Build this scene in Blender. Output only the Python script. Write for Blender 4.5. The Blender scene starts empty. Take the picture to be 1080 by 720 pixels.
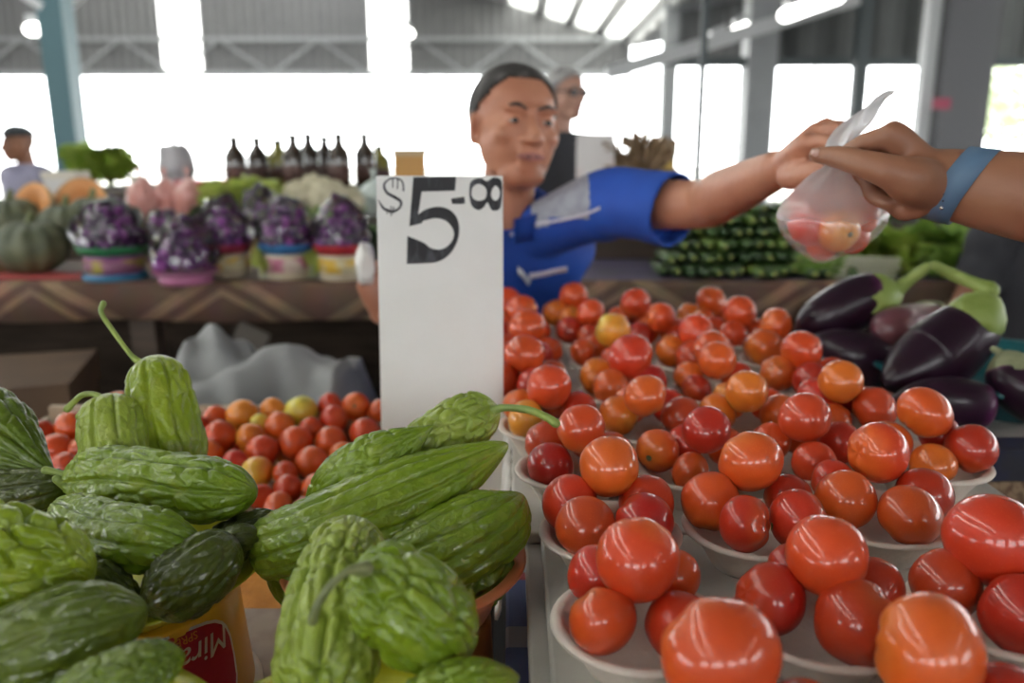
import bpy, bmesh, math, random
import numpy as np
from mathutils import Vector, Matrix, noise, Quaternion
C = bpy.context.scene.collection
PI = math.pi
F_PX, PITCH, CAM_Z = 850.0, math.radians(13), 1.185
SP, CP = math.sin(PITCH), math.cos(PITCH)

# ------------------------------------------------------------------ measuring the place from the photograph
def P(px, py, d):
    """the point of the place seen at that spot of the photograph, d metres along the view axis"""
    u, v = (px - 540) / F_PX, (py - 360) / F_PX
    return Vector((u * d, d * (CP - v * SP), CAM_Z - d * (SP + v * CP)))
def PZ(px, py, z):
    u, v = (px - 540) / F_PX, (py - 360) / F_PX
    t = (z - CAM_Z) / (-SP - v * CP)
    return Vector((u * t, t * (CP - v * SP), z))
def PY(px, py, y):
    u, v = (px - 540) / F_PX, (py - 360) / F_PX
    t = y / (CP - v * SP)
    return Vector((u * t, y, CAM_Z - t * (SP + v * CP)))
def depth(p):
    return p[1] * CP + (CAM_Z - p[2]) * SP

# ------------------------------------------------------------------ objects
WL = {}
def tag(o, label=None, cat=None, group=None, kind=None):
    if label: o['label'] = label
    if cat: o['category'] = cat
    if group: o['group'] = group
    if kind: o['kind'] = kind
    return o
def empty(name, loc, label, cat, group=None, kind=None):
    o = bpy.data.objects.new(name, None); C.objects.link(o)
    o.location = loc; o.empty_display_size = .05
    WL[o.name] = Vector(loc)
    return tag(o, label, cat, group, kind)
def mesh_data(name, V, Fc, mats, smooth=True, fm=None):
    me = bpy.data.meshes.new(name)
    me.from_pydata([tuple(v) for v in V], [], [tuple(f) for f in Fc])
    if not isinstance(mats, (list, tuple)): mats = [mats]
    for m in mats: me.materials.append(m)
    if smooth: me.polygons.foreach_set('use_smooth', [True] * len(me.polygons))
    if fm: me.polygons.foreach_set('material_index', fm)
    me.update()
    return me
def mk(name, VF, mats, parent=None, smooth=True, fm=None, origin=None):
    """one mesh object from world-space vertices; under a parent the vertices are made relative to it"""
    V, Fc = VF
    V = np.asarray([tuple(v) for v in V], float)
    if parent is not None: org = np.array(WL[parent.name])
    elif origin is not None: org = np.array(origin, float)
    else:
        lo, hi = V.min(0), V.max(0); org = np.array([(lo[0]+hi[0])/2, (lo[1]+hi[1])/2, lo[2]])
    me = mesh_data(name, V - org, Fc, mats, smooth, fm)
    o = bpy.data.objects.new(name, me); C.objects.link(o)
    if parent is not None: o.parent = parent
    else: o.location = org
    WL[o.name] = Vector(org)
    return o
def thing(name, VF, mats, label, cat, group=None, kind=None, **k):
    return tag(mk(name, VF, mats, **k), label, cat, group, kind)
def struct(name, VF, mats, parent=None, smooth=False, **k):
    o = mk(name, VF, mats, parent, smooth, **k)
    if parent is None: o['kind'] = 'structure'
    return o
def bevel(o, w, seg=2):
    m = o.modifiers.new('bevel', 'BEVEL'); m.width = w; m.segments = seg; m.limit_method = 'ANGLE'; m.angle_limit = math.radians(35)
    return o

# ------------------------------------------------------------------ shapes (world space vertex and face lists)
def join(*VFs):
    V, Fc = [], []
    for v, f in VFs:
        b = len(V); V.extend([tuple(x) for x in v]); Fc.extend([tuple(i + b for i in q) for q in f])
    return V, Fc
def box(lo, hi):
    x0, y0, z0 = lo; x1, y1, z1 = hi
    V = [(x0,y0,z0),(x1,y0,z0),(x1,y1,z0),(x0,y1,z0),(x0,y0,z1),(x1,y0,z1),(x1,y1,z1),(x0,y1,z1)]
    return V, [(0,3,2,1),(4,5,6,7),(0,1,5,4),(1,2,6,5),(2,3,7,6),(3,0,4,7)]
def bar(a, b, w, h, up=(0,0,1)):
    """a straight rectangular bar from a to b"""
    a, b = Vector(a), Vector(b); d = (b - a).normalized(); up = Vector(up)
    s = d.cross(up)
    if s.length < 1e-4: s = d.cross(Vector((1,0,0)))
    s.normalize(); n = s.cross(d)
    V = [p + s*sx*w/2 + n*sz*h/2 for p in (a, b) for sx, sz in ((-1,-1),(1,-1),(1,1),(-1,1))]
    return V, [(0,1,2,3),(7,6,5,4),(0,4,5,1),(1,5,6,2),(2,6,7,3),(3,7,4,0)]
def xf(VF, M):
    return [M @ Vector(v) for v in VF[0]], VF[1]
def place(VF, loc, rotz=0, scale=1, rx=0, ry=0):
    M = Matrix.Translation(loc) @ Matrix.Rotation(rotz, 4, 'Z') @ Matrix.Rotation(ry, 4, 'Y') @ Matrix.Rotation(rx, 4, 'X') @ Matrix.Scale(scale, 4)
    return xf(VF, M)
def lathe(profile, n=48, centre=(0,0,0), wob=None):
    """profile: list of (r, z); open ends on the axis are closed when r == 0"""
    V, Fc = [], []
    cx, cy, cz = centre; idx = []
    for k, (r, z) in enumerate(profile):
        if r <= 1e-7:
            idx.append([len(V)] * n); V.append((cx, cy, cz + z))
        else:
            idx.append(list(range(len(V), len(V) + n)))
            for i in range(n):
                a = 2*PI*i/n
                rr, zz = (r, z) if wob is None else wob(r, z, a, k)
                V.append((cx + rr*math.cos(a), cy + rr*math.sin(a), cz + zz))
    for k in range(len(profile) - 1):
        A, B = idx[k], idx[k+1]
        for i in range(n):
            j = (i + 1) % n
            q = [A[i], A[j], B[j], B[i]]
            q2 = []
            for x in q:
                if x not in q2: q2.append(x)
            if len(q2) >= 3: Fc.append(tuple(q2))
    return V, Fc
def catmull(pts, n):
    """n samples of a smooth curve through vectors of any size"""
    p = [np.array(x, float) for x in pts]
    if len(p) == 1: return [p[0]] * n
    p = [2*p[0] - p[1]] + p + [2*p[-1] - p[-2]]
    m = len(p) - 3; out = []
    for i in range(n):
        t = i / (n - 1) * m; k = min(int(t), m - 1); t -= k
        a, b, c, d = p[k:k+4]
        out.append(.5 * (2*b + (c - a)*t + (2*a - 5*b + 4*c - d)*t*t + (3*b - a - 3*c + d)*t**3))
    return out
def frames(cs):
    """parallel transport frames along a list of points"""
    cs = [Vector(c) for c in cs]; n = len(cs); T = []
    for i in range(n):
        d = cs[min(i+1, n-1)] - cs[max(i-1, 0)]
        T.append(d.normalized() if d.length > 1e-9 else Vector((0,0,1)))
    ref = Vector((0,0,1)) if abs(T[0].z) < .9 else Vector((0,1,0))
    s = T[0].cross(ref).normalized(); out = []
    for i in range(n):
        s = (s - T[i]*s.dot(T[i]))
        s = s.normalized() if s.length > 1e-6 else T[i].orthogonal().normalized()
        out.append((T[i], s, T[i].cross(s)))
    return cs, out
def tube(pts, rad, n=40, seg=16, cap=True, smooth=True):
    """round tube through pts with radius rad (number or list), rounded ends"""
    if not hasattr(rad, '__len__'): rad = [rad] * len(pts)
    data = [list(p) + [r] for p, r in zip(pts, rad)]
    S = catmull(data, n) if smooth else [np.array(x) for x in data]
    cs, fr = frames([s[:3] for s in S]); rs = [max(float(s[3]), 1e-4) for s in S]
    rings = []
    if cap:
        for k in (80, 60, 35): 
            a = math.radians(k); rings.append((cs[0] - fr[0][0]*rs[0]*math.sin(a), rs[0]*math.cos(a), fr[0]))
    for c, r, f in zip(cs, rs, fr): rings.append((c, r, f))
    if cap:
        for k in (35, 60, 80):
            a = math.radians(k); rings.append((cs[-1] + fr[-1][0]*rs[-1]*math.sin(a), rs[-1]*math.cos(a), fr[-1]))
    V, Fc = [], []
    for c, r, (t, s, b) in rings:
        for i in range(seg):
            a = 2*PI*i/seg; V.append(c + s*(r*math.cos(a)) + b*(r*math.sin(a)))
    m = len(rings)
    for k in range(m - 1):
        for i in range(seg):
            j = (i+1) % seg; Fc.append((k*seg+i, k*seg+j, (k+1)*seg+j, (k+1)*seg+i))
    Fc.append(tuple(range(seg))[::-1]); Fc.append(tuple((m-1)*seg + i for i in range(seg)))
    return V, Fc
def loft(rings, seg=32, n=None):
    """rings: (cx,cy,cz, ax,ay,az, bx,by,bz); closed ends"""
    R = [np.array([*r[0], *r[1], *r[2]], float) for r in rings]
    if n: R = catmull(R, n)
    V, Fc = [], []
    for r in R:
        c, a, b = Vector(r[:3]), Vector(r[3:6]), Vector(r[6:9])
        for i in range(seg):
            t = 2*PI*i/seg; V.append(c + a*math.cos(t) + b*math.sin(t))
    m = len(R)
    for k in range(m-1):
        for i in range(seg):
            j = (i+1) % seg; Fc.append((k*seg+i, k*seg+j, (k+1)*seg+j, (k+1)*seg+i))
    Fc.append(tuple(range(seg))[::-1]); Fc.append(tuple((m-1)*seg+i for i in range(seg)))
    return V, Fc
def ball(c, r, rot=None, nu=24, nv=16):
    """ellipsoid"""
    if not hasattr(r, '__len__'): r = (r, r, r)
    V, Fc = [], []
    V.append((0,0,1))
    for j in range(1, nv):
        th = PI*j/nv
        for i in range(nu):
            a = 2*PI*i/nu; V.append((math.sin(th)*math.cos(a), math.sin(th)*math.sin(a), math.cos(th)))
    V.append((0,0,-1)); L = len(V) - 1
    for i in range(nu):
        Fc.append((0, 1+i, 1+(i+1) % nu)); Fc.append((L, L-nu+(i+1) % nu, L-nu+i))
    for j in range(nv-2):
        for i in range(nu):
            k = (i+1) % nu; a = 1 + j*nu
            Fc.append((a+i, a+nu+i, a+nu+k, a+k))
    M = Matrix.Translation(c)
    if rot is not None: M = M @ (rot.to_4x4() if hasattr(rot, 'to_4x4') else rot)
    return [M @ Vector((v[0]*r[0], v[1]*r[1], v[2]*r[2])) for v in V], Fc
def fuse(shapes, voxel=.005, smooth=6, fac=.5):
    """many closed shapes grown together into ONE continuous surface"""
    V, Fc = join(*shapes)
    me = bpy.data.meshes.new('tmp'); me.from_pydata([tuple(v) for v in V], [], Fc); me.update()
    o = bpy.data.objects.new('tmp', me); C.objects.link(o)
    m = o.modifiers.new('r', 'REMESH'); m.mode = 'VOXEL'; m.voxel_size = voxel; m.adaptivity = 0
    if smooth:
        s = o.modifiers.new('s', 'SMOOTH'); s.iterations = smooth; s.factor = fac
    dg = bpy.context.evaluated_depsgraph_get(); dg.update()
    ev = o.evaluated_get(dg); em = ev.to_mesh()
    V2 = [v.co.copy() for v in em.vertices]; F2 = [tuple(p.vertices) for p in em.polygons]
    ev.to_mesh_clear(); bpy.data.objects.remove(o); bpy.data.meshes.remove(me)
    return V2, F2

# ------------------------------------------------------------------ materials
MATS = {}
def mat(name, col, rough=.5, metal=0, coat=0, col2=None, scale=8, detail=3, bump=0, bscale=60, sss=0, spec=.5, trans=0, alpha=1, mixlo=.4, mixhi=.65, stretch=(1,1,1), coords='Object', sheen=0, ior=None):
    m = bpy.data.materials.new(name); m.use_nodes = True; nt = m.node_tree; N, L = nt.nodes, nt.links
    b = N['Principled BSDF']
    b.inputs['Base Color'].default_value = (*col, 1); b.inputs['Roughness'].default_value = rough
    b.inputs['Metallic'].default_value = metal; b.inputs['Coat Weight'].default_value = coat; b.inputs['Coat Roughness'].default_value = .09
    b.inputs['Specular IOR Level'].default_value = spec; b.inputs['Transmission Weight'].default_value = trans
    b.inputs['Alpha'].default_value = alpha
    if sheen: b.inputs['Sheen Weight'].default_value = sheen
    if ior: b.inputs['IOR'].default_value = ior
    if sss:
        b.inputs['Subsurface Weight'].default_value = sss; b.inputs['Subsurface Radius'].default_value = (.012, .004, .002); b.inputs['Subsurface Scale'].default_value = .5
    tc = N.new('ShaderNodeTexCoord'); mp = N.new('ShaderNodeMapping'); mp.inputs['Scale'].default_value = stretch
    L.new(tc.outputs[coords], mp.inputs['Vector'])
    if col2:
        nz = N.new('ShaderNodeTexNoise'); nz.inputs['Scale'].default_value = scale; nz.inputs['Detail'].default_value = detail
        L.new(mp.outputs[0], nz.inputs['Vector'])
        mr = N.new('ShaderNodeMapRange'); mr.inputs['From Min'].default_value = mixlo; mr.inputs['From Max'].default_value = mixhi
        L.new(nz.outputs['Fac'], mr.inputs['Value'])
        mx = N.new('ShaderNodeMix'); mx.data_type = 'RGBA'; mx.inputs[6].default_value = (*col, 1); mx.inputs[7].default_value = (*col2, 1)
        L.new(mr.outputs[0], mx.inputs[0]); L.new(mx.outputs[2], b.inputs['Base Color'])
    if bump:
        n2 = N.new('ShaderNodeTexNoise'); n2.inputs['Scale'].default_value = bscale; n2.inputs['Detail'].default_value = 4
        L.new(mp.outputs[0], n2.inputs['Vector'])
        bp = N.new('ShaderNodeBump'); bp.inputs['Strength'].default_value = bump; bp.inputs['Distance'].default_value = .01
        L.new(n2.outputs['Fac'], bp.inputs['Height']); L.new(bp.outputs[0], b.inputs['Normal'])
    MATS[name] = m
    return m
def emit(name, col, s):
    m = bpy.data.materials.new(name); m.use_nodes = True; N, L = m.node_tree.nodes, m.node_tree.links
    N.clear(); e = N.new('ShaderNodeEmission'); e.inputs[0].default_value = (*col, 1); e.inputs[1].default_value = s
    o = N.new('ShaderNodeOutputMaterial'); L.new(e.outputs[0], o.inputs[0])
    return m
ORD = ['first','second','third','fourth','fifth','sixth','seventh','eighth','ninth','tenth','eleventh','twelfth','thirteenth','fourteenth','fifteenth','sixteenth']
# ================================================================== TOMATOES
rng = random.Random(7)
def tomato_mesh(seed, squash=.92, tip=0., lobes=5, la=.02, dimple=.10, nu=36, nv=26):
    r_ = random.Random(seed); off = Vector((seed*3.1, seed*1.7, 0))
    V, Fc = [], []
    def pt(th, a):
        d = Vector((math.sin(th)*math.cos(a), math.sin(th)*math.sin(a), math.cos(th)))
        r = 1 + la*math.cos(lobes*a + seed)*math.exp(-((th-.7)/.6)**2) - dimple*math.exp(-(th/.30)**2)
        r += tip*math.exp(-((PI-th)/.42)**2) + .035*noise.noise(d*1.3 + off)
        return (d.x*r, d.y*r, d.z*r*squash)
    V.append(pt(0, 0))
    for j in range(1, nv):
        for i in range(nu): V.append(pt(PI*j/nv, 2*PI*i/nu))
    V.append(pt(PI, 0)); Lx = len(V)-1
    for i in range(nu):
        Fc.append((0, 1+i, 1+(i+1) % nu)); Fc.append((Lx, Lx-nu+(i+1) % nu, Lx-nu+i))
    for j in range(nv-2):
        for i in range(nu):
            k = (i+1) % nu; a = 1+j*nu; Fc.append((a+i, a+nu+i, a+nu+k, a+k))
    m = 1.0/max((x*x+y*y)**.5 for x, y, z in V)
    return [(x*m, y*m, z*m) for x, y, z in V], Fc
TVAR = [tomato_mesh(1, .90), tomato_mesh(2, .94, .03), tomato_mesh(3, .86, 0, 6, .03), tomato_mesh(4, .98, .04), tomato_mesh(5, .92, .08), tomato_mesh(6, .88, .0, 5, .04, .14), tomato_mesh(8, 1.02, .02)]
def tomato_mat(name, body, shoulder, freck):
    m = mat(name, body, rough=.42, coat=.75, sss=.0, spec=.30)
    N, L = m.node_tree.nodes, m.node_tree.links; b = N['Principled BSDF']
    tc = N.new('ShaderNodeTexCoord'); sx = N.new('ShaderNodeSeparateXYZ'); L.new(tc.outputs['Object'], sx.inputs[0])
    nz = N.new('ShaderNodeTexNoise'); nz.inputs['Scale'].default_value = 1.6; nz.inputs['Detail'].default_value = 3
    oi = N.new('ShaderNodeObjectInfo'); ad = N.new('ShaderNodeVectorMath'); ad.operation = 'ADD'
    sc = N.new('ShaderNodeVectorMath'); sc.operation = 'SCALE'; sc.inputs['Scale'].default_value = 40
    cb = N.new('ShaderNodeCombineXYZ')
    for k in range(3): L.new(oi.outputs['Random'], cb.inputs[k])
    L.new(cb.outputs[0], sc.inputs[0]); L.new(tc.outputs['Object'], ad.inputs[0]); L.new(sc.outputs[0], ad.inputs[1]); L.new(ad.outputs[0], nz.inputs['Vector'])
    m1 = N.new('ShaderNodeMath'); m1.operation = 'MULTIPLY_ADD'; m1.inputs[1].default_value = .9; L.new(nz.outputs['Fac'], m1.inputs[0]); L.new(sx.outputs['Z'], m1.inputs[2])
    mr = N.new('ShaderNodeMapRange'); mr.inputs['From Min'].default_value = .55; mr.inputs['From Max'].default_value = 1.45; L.new(m1.outputs[0], mr.inputs['Value'])
    mx = N.new('ShaderNodeMix'); mx.data_type = 'RGBA'; mx.inputs[6].default_value = (*body, 1); mx.inputs[7].default_value = (*shoulder, 1); L.new(mr.outputs[0], mx.inputs[0])
    n2 = N.new('ShaderNodeTexNoise'); n2.inputs['Scale'].default_value = 22; n2.inputs['Detail'].default_value = 2; L.new(ad.outputs[0], n2.inputs['Vector'])
    r2 = N.new('ShaderNodeMapRange'); r2.inputs['From Min'].default_value = .58; r2.inputs['From Max'].default_value = .75; r2.inputs['To Max'].default_value = .22; L.new(n2.outputs['Fac'], r2.inputs['Value'])
    mx2 = N.new('ShaderNodeMix'); mx2.data_type = 'RGBA'; mx2.inputs[7].default_value = (*freck, 1); L.new(mx.outputs[2], mx2.inputs[6]); L.new(r2.outputs[0], mx2.inputs[0])
    # each fruit a little riper or paler than the next
    hs = N.new('ShaderNodeHueSaturation'); mh = N.new('ShaderNodeMapRange'); mh.inputs['To Min'].default_value = .493; mh.inputs['To Max'].default_value = .509
    L.new(oi.outputs['Random'], mh.inputs['Value']); L.new(mh.outputs[0], hs.inputs['Hue']); L.new(mx2.outputs[2], hs.inputs['Color'])
    L.new(hs.outputs[0], b.inputs['Base Color'])
    return m
TM = {
 'deep red': tomato_mat('tomato_deep_red', (.44,.030,.009), (.50,.07,.012), (.70,.15,.04)),
 'red': tomato_mat('tomato_red', (.56,.050,.012), (.62,.11,.018), (.78,.2,.05)),
 'orange-red': tomato_mat('tomato_orange_red', (.64,.080,.014), (.68,.16,.02), (.82,.26,.06)),
 'orange': tomato_mat('tomato_orange', (.68,.14,.016), (.68,.27,.025), (.82,.38,.08)),
 'amber': tomato_mat('tomato_amber', (.76,.27,.03), (.66,.45,.05), (.85,.5,.12)),
 'yellow': tomato_mat('tomato_yellow', (.68,.50,.06), (.58,.52,.10), (.8,.65,.2)),
}
M_scar = mat('tomato_scar', (.20,.17,.06), .7, col2=(.08,.09,.03), scale=6)
_tm = {}
scar_me = mesh_data('stem_scar', *lathe([(0,.935),(.05,.93),(.10,.915),(.13,.90),(.14,.88),(0,.86)], 10), M_scar)
def star():
    V, Fc = [], []
    for k in range(5):
        a = 2*PI*k/5; c, s = math.cos(a), math.sin(a)
        pts = [(.05,-.05,.90),(.05,.05,.90),(.16,.045,.93),(.27,0,.96),(.16,-.045,.93)]
        b = len(V)
        for x, y, z in pts: V.append((x*c-y*s, x*s+y*c, z))
        Fc.append((b,b+1,b+2,b+3,b+4))
    return V, Fc
TOM = []
def tomato(c, r, colour, label, group=None, var=None, stem=None, scar=False, quiet=False):
    v = rng.randrange(len(TVAR)) if var is None else var
    key = (v, colour)
    if key not in _tm: _tm[key] = mesh_data('tomato', *TVAR[v], TM[colour])
    o = bpy.data.objects.new('tomato', _tm[key]); C.objects.link(o)
    if stem is None:
        stem = Vector((rng.uniform(-1,1), rng.uniform(-.2,1), rng.uniform(-1.2,.4)))
    q = Vector((0,0,1)).rotation_difference(Vector(stem).normalized())
    o.rotation_mode = 'QUATERNION'; o.rotation_quaternion = q @ Quaternion((0,0,1), rng.uniform(0, 6.28))
    o.location = c; o.scale = (r, r, r)
    tag(o, label, 'tomato', group)
    if scar:
        s = bpy.data.objects.new('stem_scar', scar_me); C.objects.link(s); s.parent = o; s['label'] = 'brown stem scar'
    TOM.append((o, Vector(c), r))
    return o

# ------------------------------------------------------------------ white foam bowls
M_foam = mat('white_foam', (.74,.66,.585), .55, col2=(.67,.585,.51), scale=18, bump=.15, bscale=120)
def bowl_profile(R, h=.039):
    return [(0,.0), (R*.56,.0), (R*.60,.004), (R*.70,h*.4), (R*.84,h*.80), (R*.88,h*.88), (R*.985,h*.90), (R,h*.95), (R*.985,h), (R*.92,h*1.015), (R*.86,h*.97), (R*.80,h*.82), (R*.65,h*.38), (R*.52,.008), (0,.007)]
bowl_me = {}
ZT = .80
BOWLS = {}
def bowl(key, x, y, R, label):
    rk = round(R, 3)
    if rk not in bowl_me: bowl_me[rk] = mesh_data('foam_bowl', *lathe(bowl_profile(R), 56), M_foam)
    o = bpy.data.objects.new('foam_bowl', bowl_me[rk]); C.objects.link(o); o.location = (x, y, ZT)
    tag(o, label, 'bowl', 'white foam bowls on the tomato table')
    BOWLS[key] = (x, y, R)
ROWN = ['front row','second row','third row','fourth row','fifth row','sixth row','seventh row','eighth row','farthest row']
COLN = ['leftmost','second from left','third from left','rightmost']
# (row, column): x, y, R, top tomato (px, py, diameter px, colour), seen bottom tomatoes (px, py, diameter, colour, place word)
B = {
 (0,0): (.133,.400,.067,(760,692,130,'red'),[(672,712,66,'red','left')]),
 (0,1): (.265,.405,.067,(980,687,122,'orange-red'),[(884,720,60,'deep red','left')]),
 (0,2): (.402,.415,.067,None,[(1110,740,80,'red','front')]),
 (1,0): (.097,.553,.068,(672,590,87,'orange-red'),[(620,608,62,'red','left'),(642,661,73,'orange-red','front'),(708,652,72,'red','right'),(722,608,56,'orange-red','back')]),
 (1,1): (.237,.555,.067,(872,587,85,'orange-red'),[(818,643,76,'deep red','left'),(893,663,92,'deep red','front'),(922,630,66,'deep red','right'),(828,600,52,'deep red','back')]),
 (1,2): (.383,.568,.069,(1047,571,97,'red'),[(985,597,68,'deep red','left'),(1040,645,86,'deep red','front'),(1100,622,80,'deep red','right')]),
 (2,0): (.093,.705,.068,(643,492,66,'orange-red'),[(600,521,58,'red','left'),(627,550,62,'red','front'),(684,540,64,'deep red','right'),(672,506,54,'red','back')]),
 (2,1): (.232,.715,.068,(792,487,68,'orange-red'),[(741,505,57,'orange-red','left'),(762,551,59,'red','front'),(819,546,62,'red','right'),(790,520,50,'deep red','back')]),
 (2,2): (.362,.738,.070,(926,477,64,'orange-red'),[(875,508,57,'orange-red','left'),(926,534,63,'red','front'),(966,518,56,'deep red','right')]),
 (3,0): (.070,.862,.067,(613,452,51,'orange-red'),[(580,487,49,'deep red','front'),(582,462,44,'red','left'),(640,478,46,'red','right')]),
 (3,1): (.208,.862,.067,(745,453,51,'deep red'),[(693,480,46,'orange-red','left'),(731,493,43,'red','front'),(780,470,40,'red','right')]),
 (3,2): (.345,.880,.067,(848,440,54,'red'),[(812,470,42,'red','left'),(858,487,46,'orange-red','front'),(886,470,44,'deep red','right')]),
 (3,3): (.484,.885,.070,(975,435,58,'orange-red'),[(936,456,46,'orange-red','left'),(970,478,46,'orange','front'),(1004,472,50,'deep red','right')]),
 (4,0): (.048,1.013,.067,(579,408,48,'orange-red'),[(543,423,40,'orange','left'),(550,450,42,'amber','front'),(608,436,42,'red','right')]),
 (4,1): (.180,1.005,.067,(680,417,46,'orange-red'),[(645,424,40,'orange-red','left'),(659,452,44,'orange','front'),(702,434,42,'deep red','right')]),
 (4,2): (.312,1.015,.067,(787,413,45,'orange'),[(751,415,40,'orange','left'),(776,444,42,'orange','front'),(817,430,42,'orange-red','right')]),
 (4,3): (.447,1.040,.067,(887,402,46,'orange'),[(858,413,40,'red','left'),(870,428,38,'red','front'),(917,428,46,'orange-red','right')]),
 (5,0): (.020,1.180,.066,(553,374,43,'orange-red'),None),
 (5,1): (.165,1.165,.066,(665,377,50,'red'),[(631,391,38,'orange','left'),(640,398,36,'orange-red','front'),(690,395,38,'deep red','right')]),
 (5,2): (.302,1.165,.066,(756,380,40,'orange-red'),[(724,374,36,'red','left'),(728,400,32,'deep red','front'),(772,395,34,'red','right')]),
 (5,3): (.450,1.195,.066,(845,370,42,'orange-red'),[(825,402,40,'deep red','front'),(815,385,36,'red','left'),(864,385,36,'red','right')]),
 (6,0): (.022,1.345,.066,(556,346,40,'orange-red'),None),
 (6,1): (.165,1.345,.066,(646,348,37,'amber'),[(630,369,28,'red','left'),(650,380,30,'orange-red','front'),(668,362,30,'red','right')]),
 (6,2): (.312,1.335,.066,(733,350,38,'orange-red'),[(700,362,32,'orange','left'),(716,376,36,'red','front'),(752,366,30,'red','right')]),
 (6,3): (.462,1.360,.066,(818,343,37,'orange-red'),[(796,366,38,'orange-red','left'),(818,376,34,'red','front'),(836,362,30,'red','right')]),
 (7,0): (.010,1.505,.065,(551,327,33,'orange-red'),None),
 (7,1): (.150,1.515,.065,None,None),
 (7,2): (.280,1.485,.065,(697,335,32,'orange-red'),None),
 (7,3): (.432,1.515,.065,(780,330,36,'orange-red'),None),
 (8,0): (-.012,1.655,.065,(535,318,30,'orange-red'),None),
 (8,1): (.130,1.675,.065,(605,313,31,'orange-red'),[(590,335,30,'orange','left'),(608,352,29,'orange','front'),(625,333,34,'orange-red','right')]),
 (8,2): (.262,1.640,.065,(670,320,32,'orange-red'),None),
 (8,3): (.412,1.655,.065,(750,317,32,'orange-red'),None),
}
tom_spec = []   # [bowl, place, centre, r, colour]
for (r, c), (x, y, R, top, base) in B.items():
    ncol = 3 if r < 3 else 4
    cn = COLN[c] if c < ncol-1 else 'rightmost'
    bowl((r,c), x, y, R, f'round white foam bowl of piled tomatoes, {ROWN[r]} of the table, {cn}')
    zb, zt = ZT + .050, ZT + .0915
    have = set()
    if base:
        for px, py, d, col, w in base:
            p = PZ(px, py, zb); tom_spec.append([(r,c), w, p, d*depth(p)/F_PX/2, col]); have.add(w)
    else: base = []
    if len(base) < 4:
        a0 = rng.uniform(-.35, .35)
        for w, a in (('left', PI), ('front', -PI/2), ('right', 0), ('back', PI/2)):
            if w in have: continue
            if w == 'back' and len(base) == 3: 
                p = Vector((x + rng.uniform(-.01,.01), y + .040, zb)); rr = .0235
            else:
                a += a0; p = Vector((x + .037*math.cos(a), y + .037*math.sin(a), zb)); rr = rng.uniform(.0252, .0272)
            tom_spec.append([(r,c), w, p, rr, rng.choice(['red','orange-red','red','deep red','orange'] if r > 3 else ['red','deep red'])])
    if top:
        px, py, d, col = top
        p = PZ(px, py, zt); tom_spec.append([(r,c), 'top', p, d*depth(p)/F_PX/2, col])
    else:
        tom_spec.append([(r,c), 'top', Vector((x, y, zt)), .028, 'orange-red'])
# let the fruit settle against each other without sinking in
pos = np.array([s[2] for s in tom_spec]); rad = np.array([s[3]*1.02 for s in tom_spec]); home = pos.copy()
isb = np.array([s[1] != 'top' for s in tom_spec])
for it in range(260):
    d = pos[:,None] - pos[None]; L_ = np.linalg.norm(d, axis=2) + 1e-9
    need = (rad[:,None] + rad[None])*.995 - L_; np.fill_diagonal(need, -1)
    push = np.where(need > 0, need, 0)
    w = np.where(isb, 1., .06)[:,None]
    pos += (d/L_[...,None]*push[...,None]*.30).sum(1)*np.array([1,1,.5])*w
    pos += (home - pos)*np.where(isb, .03 if it < 200 else 0, .15)[:,None]
    pos[:,2] = np.maximum(pos[:,2], ZT + .010 + rad)
    for i, s in enumerate(tom_spec):          # bottom fruit stay inside their bowl's rim
        if isb[i]:
            bx, by, R = BOWLS[s[0]]; v = pos[i,:2] - (bx, by); n_ = np.linalg.norm(v); mx = R*.99 - rad[i]*.90
            if n_ > mx: pos[i,:2] = (bx, by) + v/n_*mx; n_ = mx
            k = R/.067; q_ = rad[i]**2 - (.0576*k - n_)**2      # resting on the rim and the sloping wall, not through them
            zr = .036 + (q_**.5 if q_ > 0 else 0)*.90
            zw = .0085 + (rad[i]*.90 + .787*(n_ - .0348*k))/.616
            pos[i,2] = max(pos[i,2], ZT + min(max(zr if n_ + rad[i] > .0576*k else 0, zw), .058))
SCARS = {((2,0),'top'): None, ((3,1),'left'): (-.55,-.8,-.1), ((2,1),'front'): (.9,-.45,.1), ((4,1),'front'): (.9,-.3,-.35), ((8,1),'front'): (.8,-.2,.3)}
ROWB = ['front-row','second-row','third-row','fourth-row','fifth-row','sixth-row','seventh-row','eighth-row','farthest-row']
for s, p, r_ in zip(tom_spec, pos, rad):
    (r, c), w, _, _, col = s
    ncol = 3 if r < 3 else 4; cn = COLN[c] if c < ncol-1 else 'rightmost'
    cn2 = {'leftmost':'leftmost', 'second from left':'second', 'third from left':'third', 'rightmost':'rightmost'}[cn]
    bn = f'the {cn} {ROWB[r]} bowl' if cn in ('leftmost','rightmost') else f'the {ROWB[r]} bowl {cn}'
    lab = (f'{col} tomato crowning the pile in {bn}' if w == 'top' else f'{col} tomato at the {w} of the pile in {bn}')
    key = ((r,c), w)
    tomato(p, r_, col, lab, 'tomatoes piled in foam bowls', stem=SCARS.get(key) or None, scar=bool(SCARS.get(key)),
           var={(0,0):5,(0,1):2,(1,1):6,(1,2):3}.get((r,c)) if w == 'top' else None)
print('bowl tomatoes', len(tom_spec), 'mean shift px-ish', float(np.linalg.norm(pos-home,axis=1).mean()))
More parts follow.
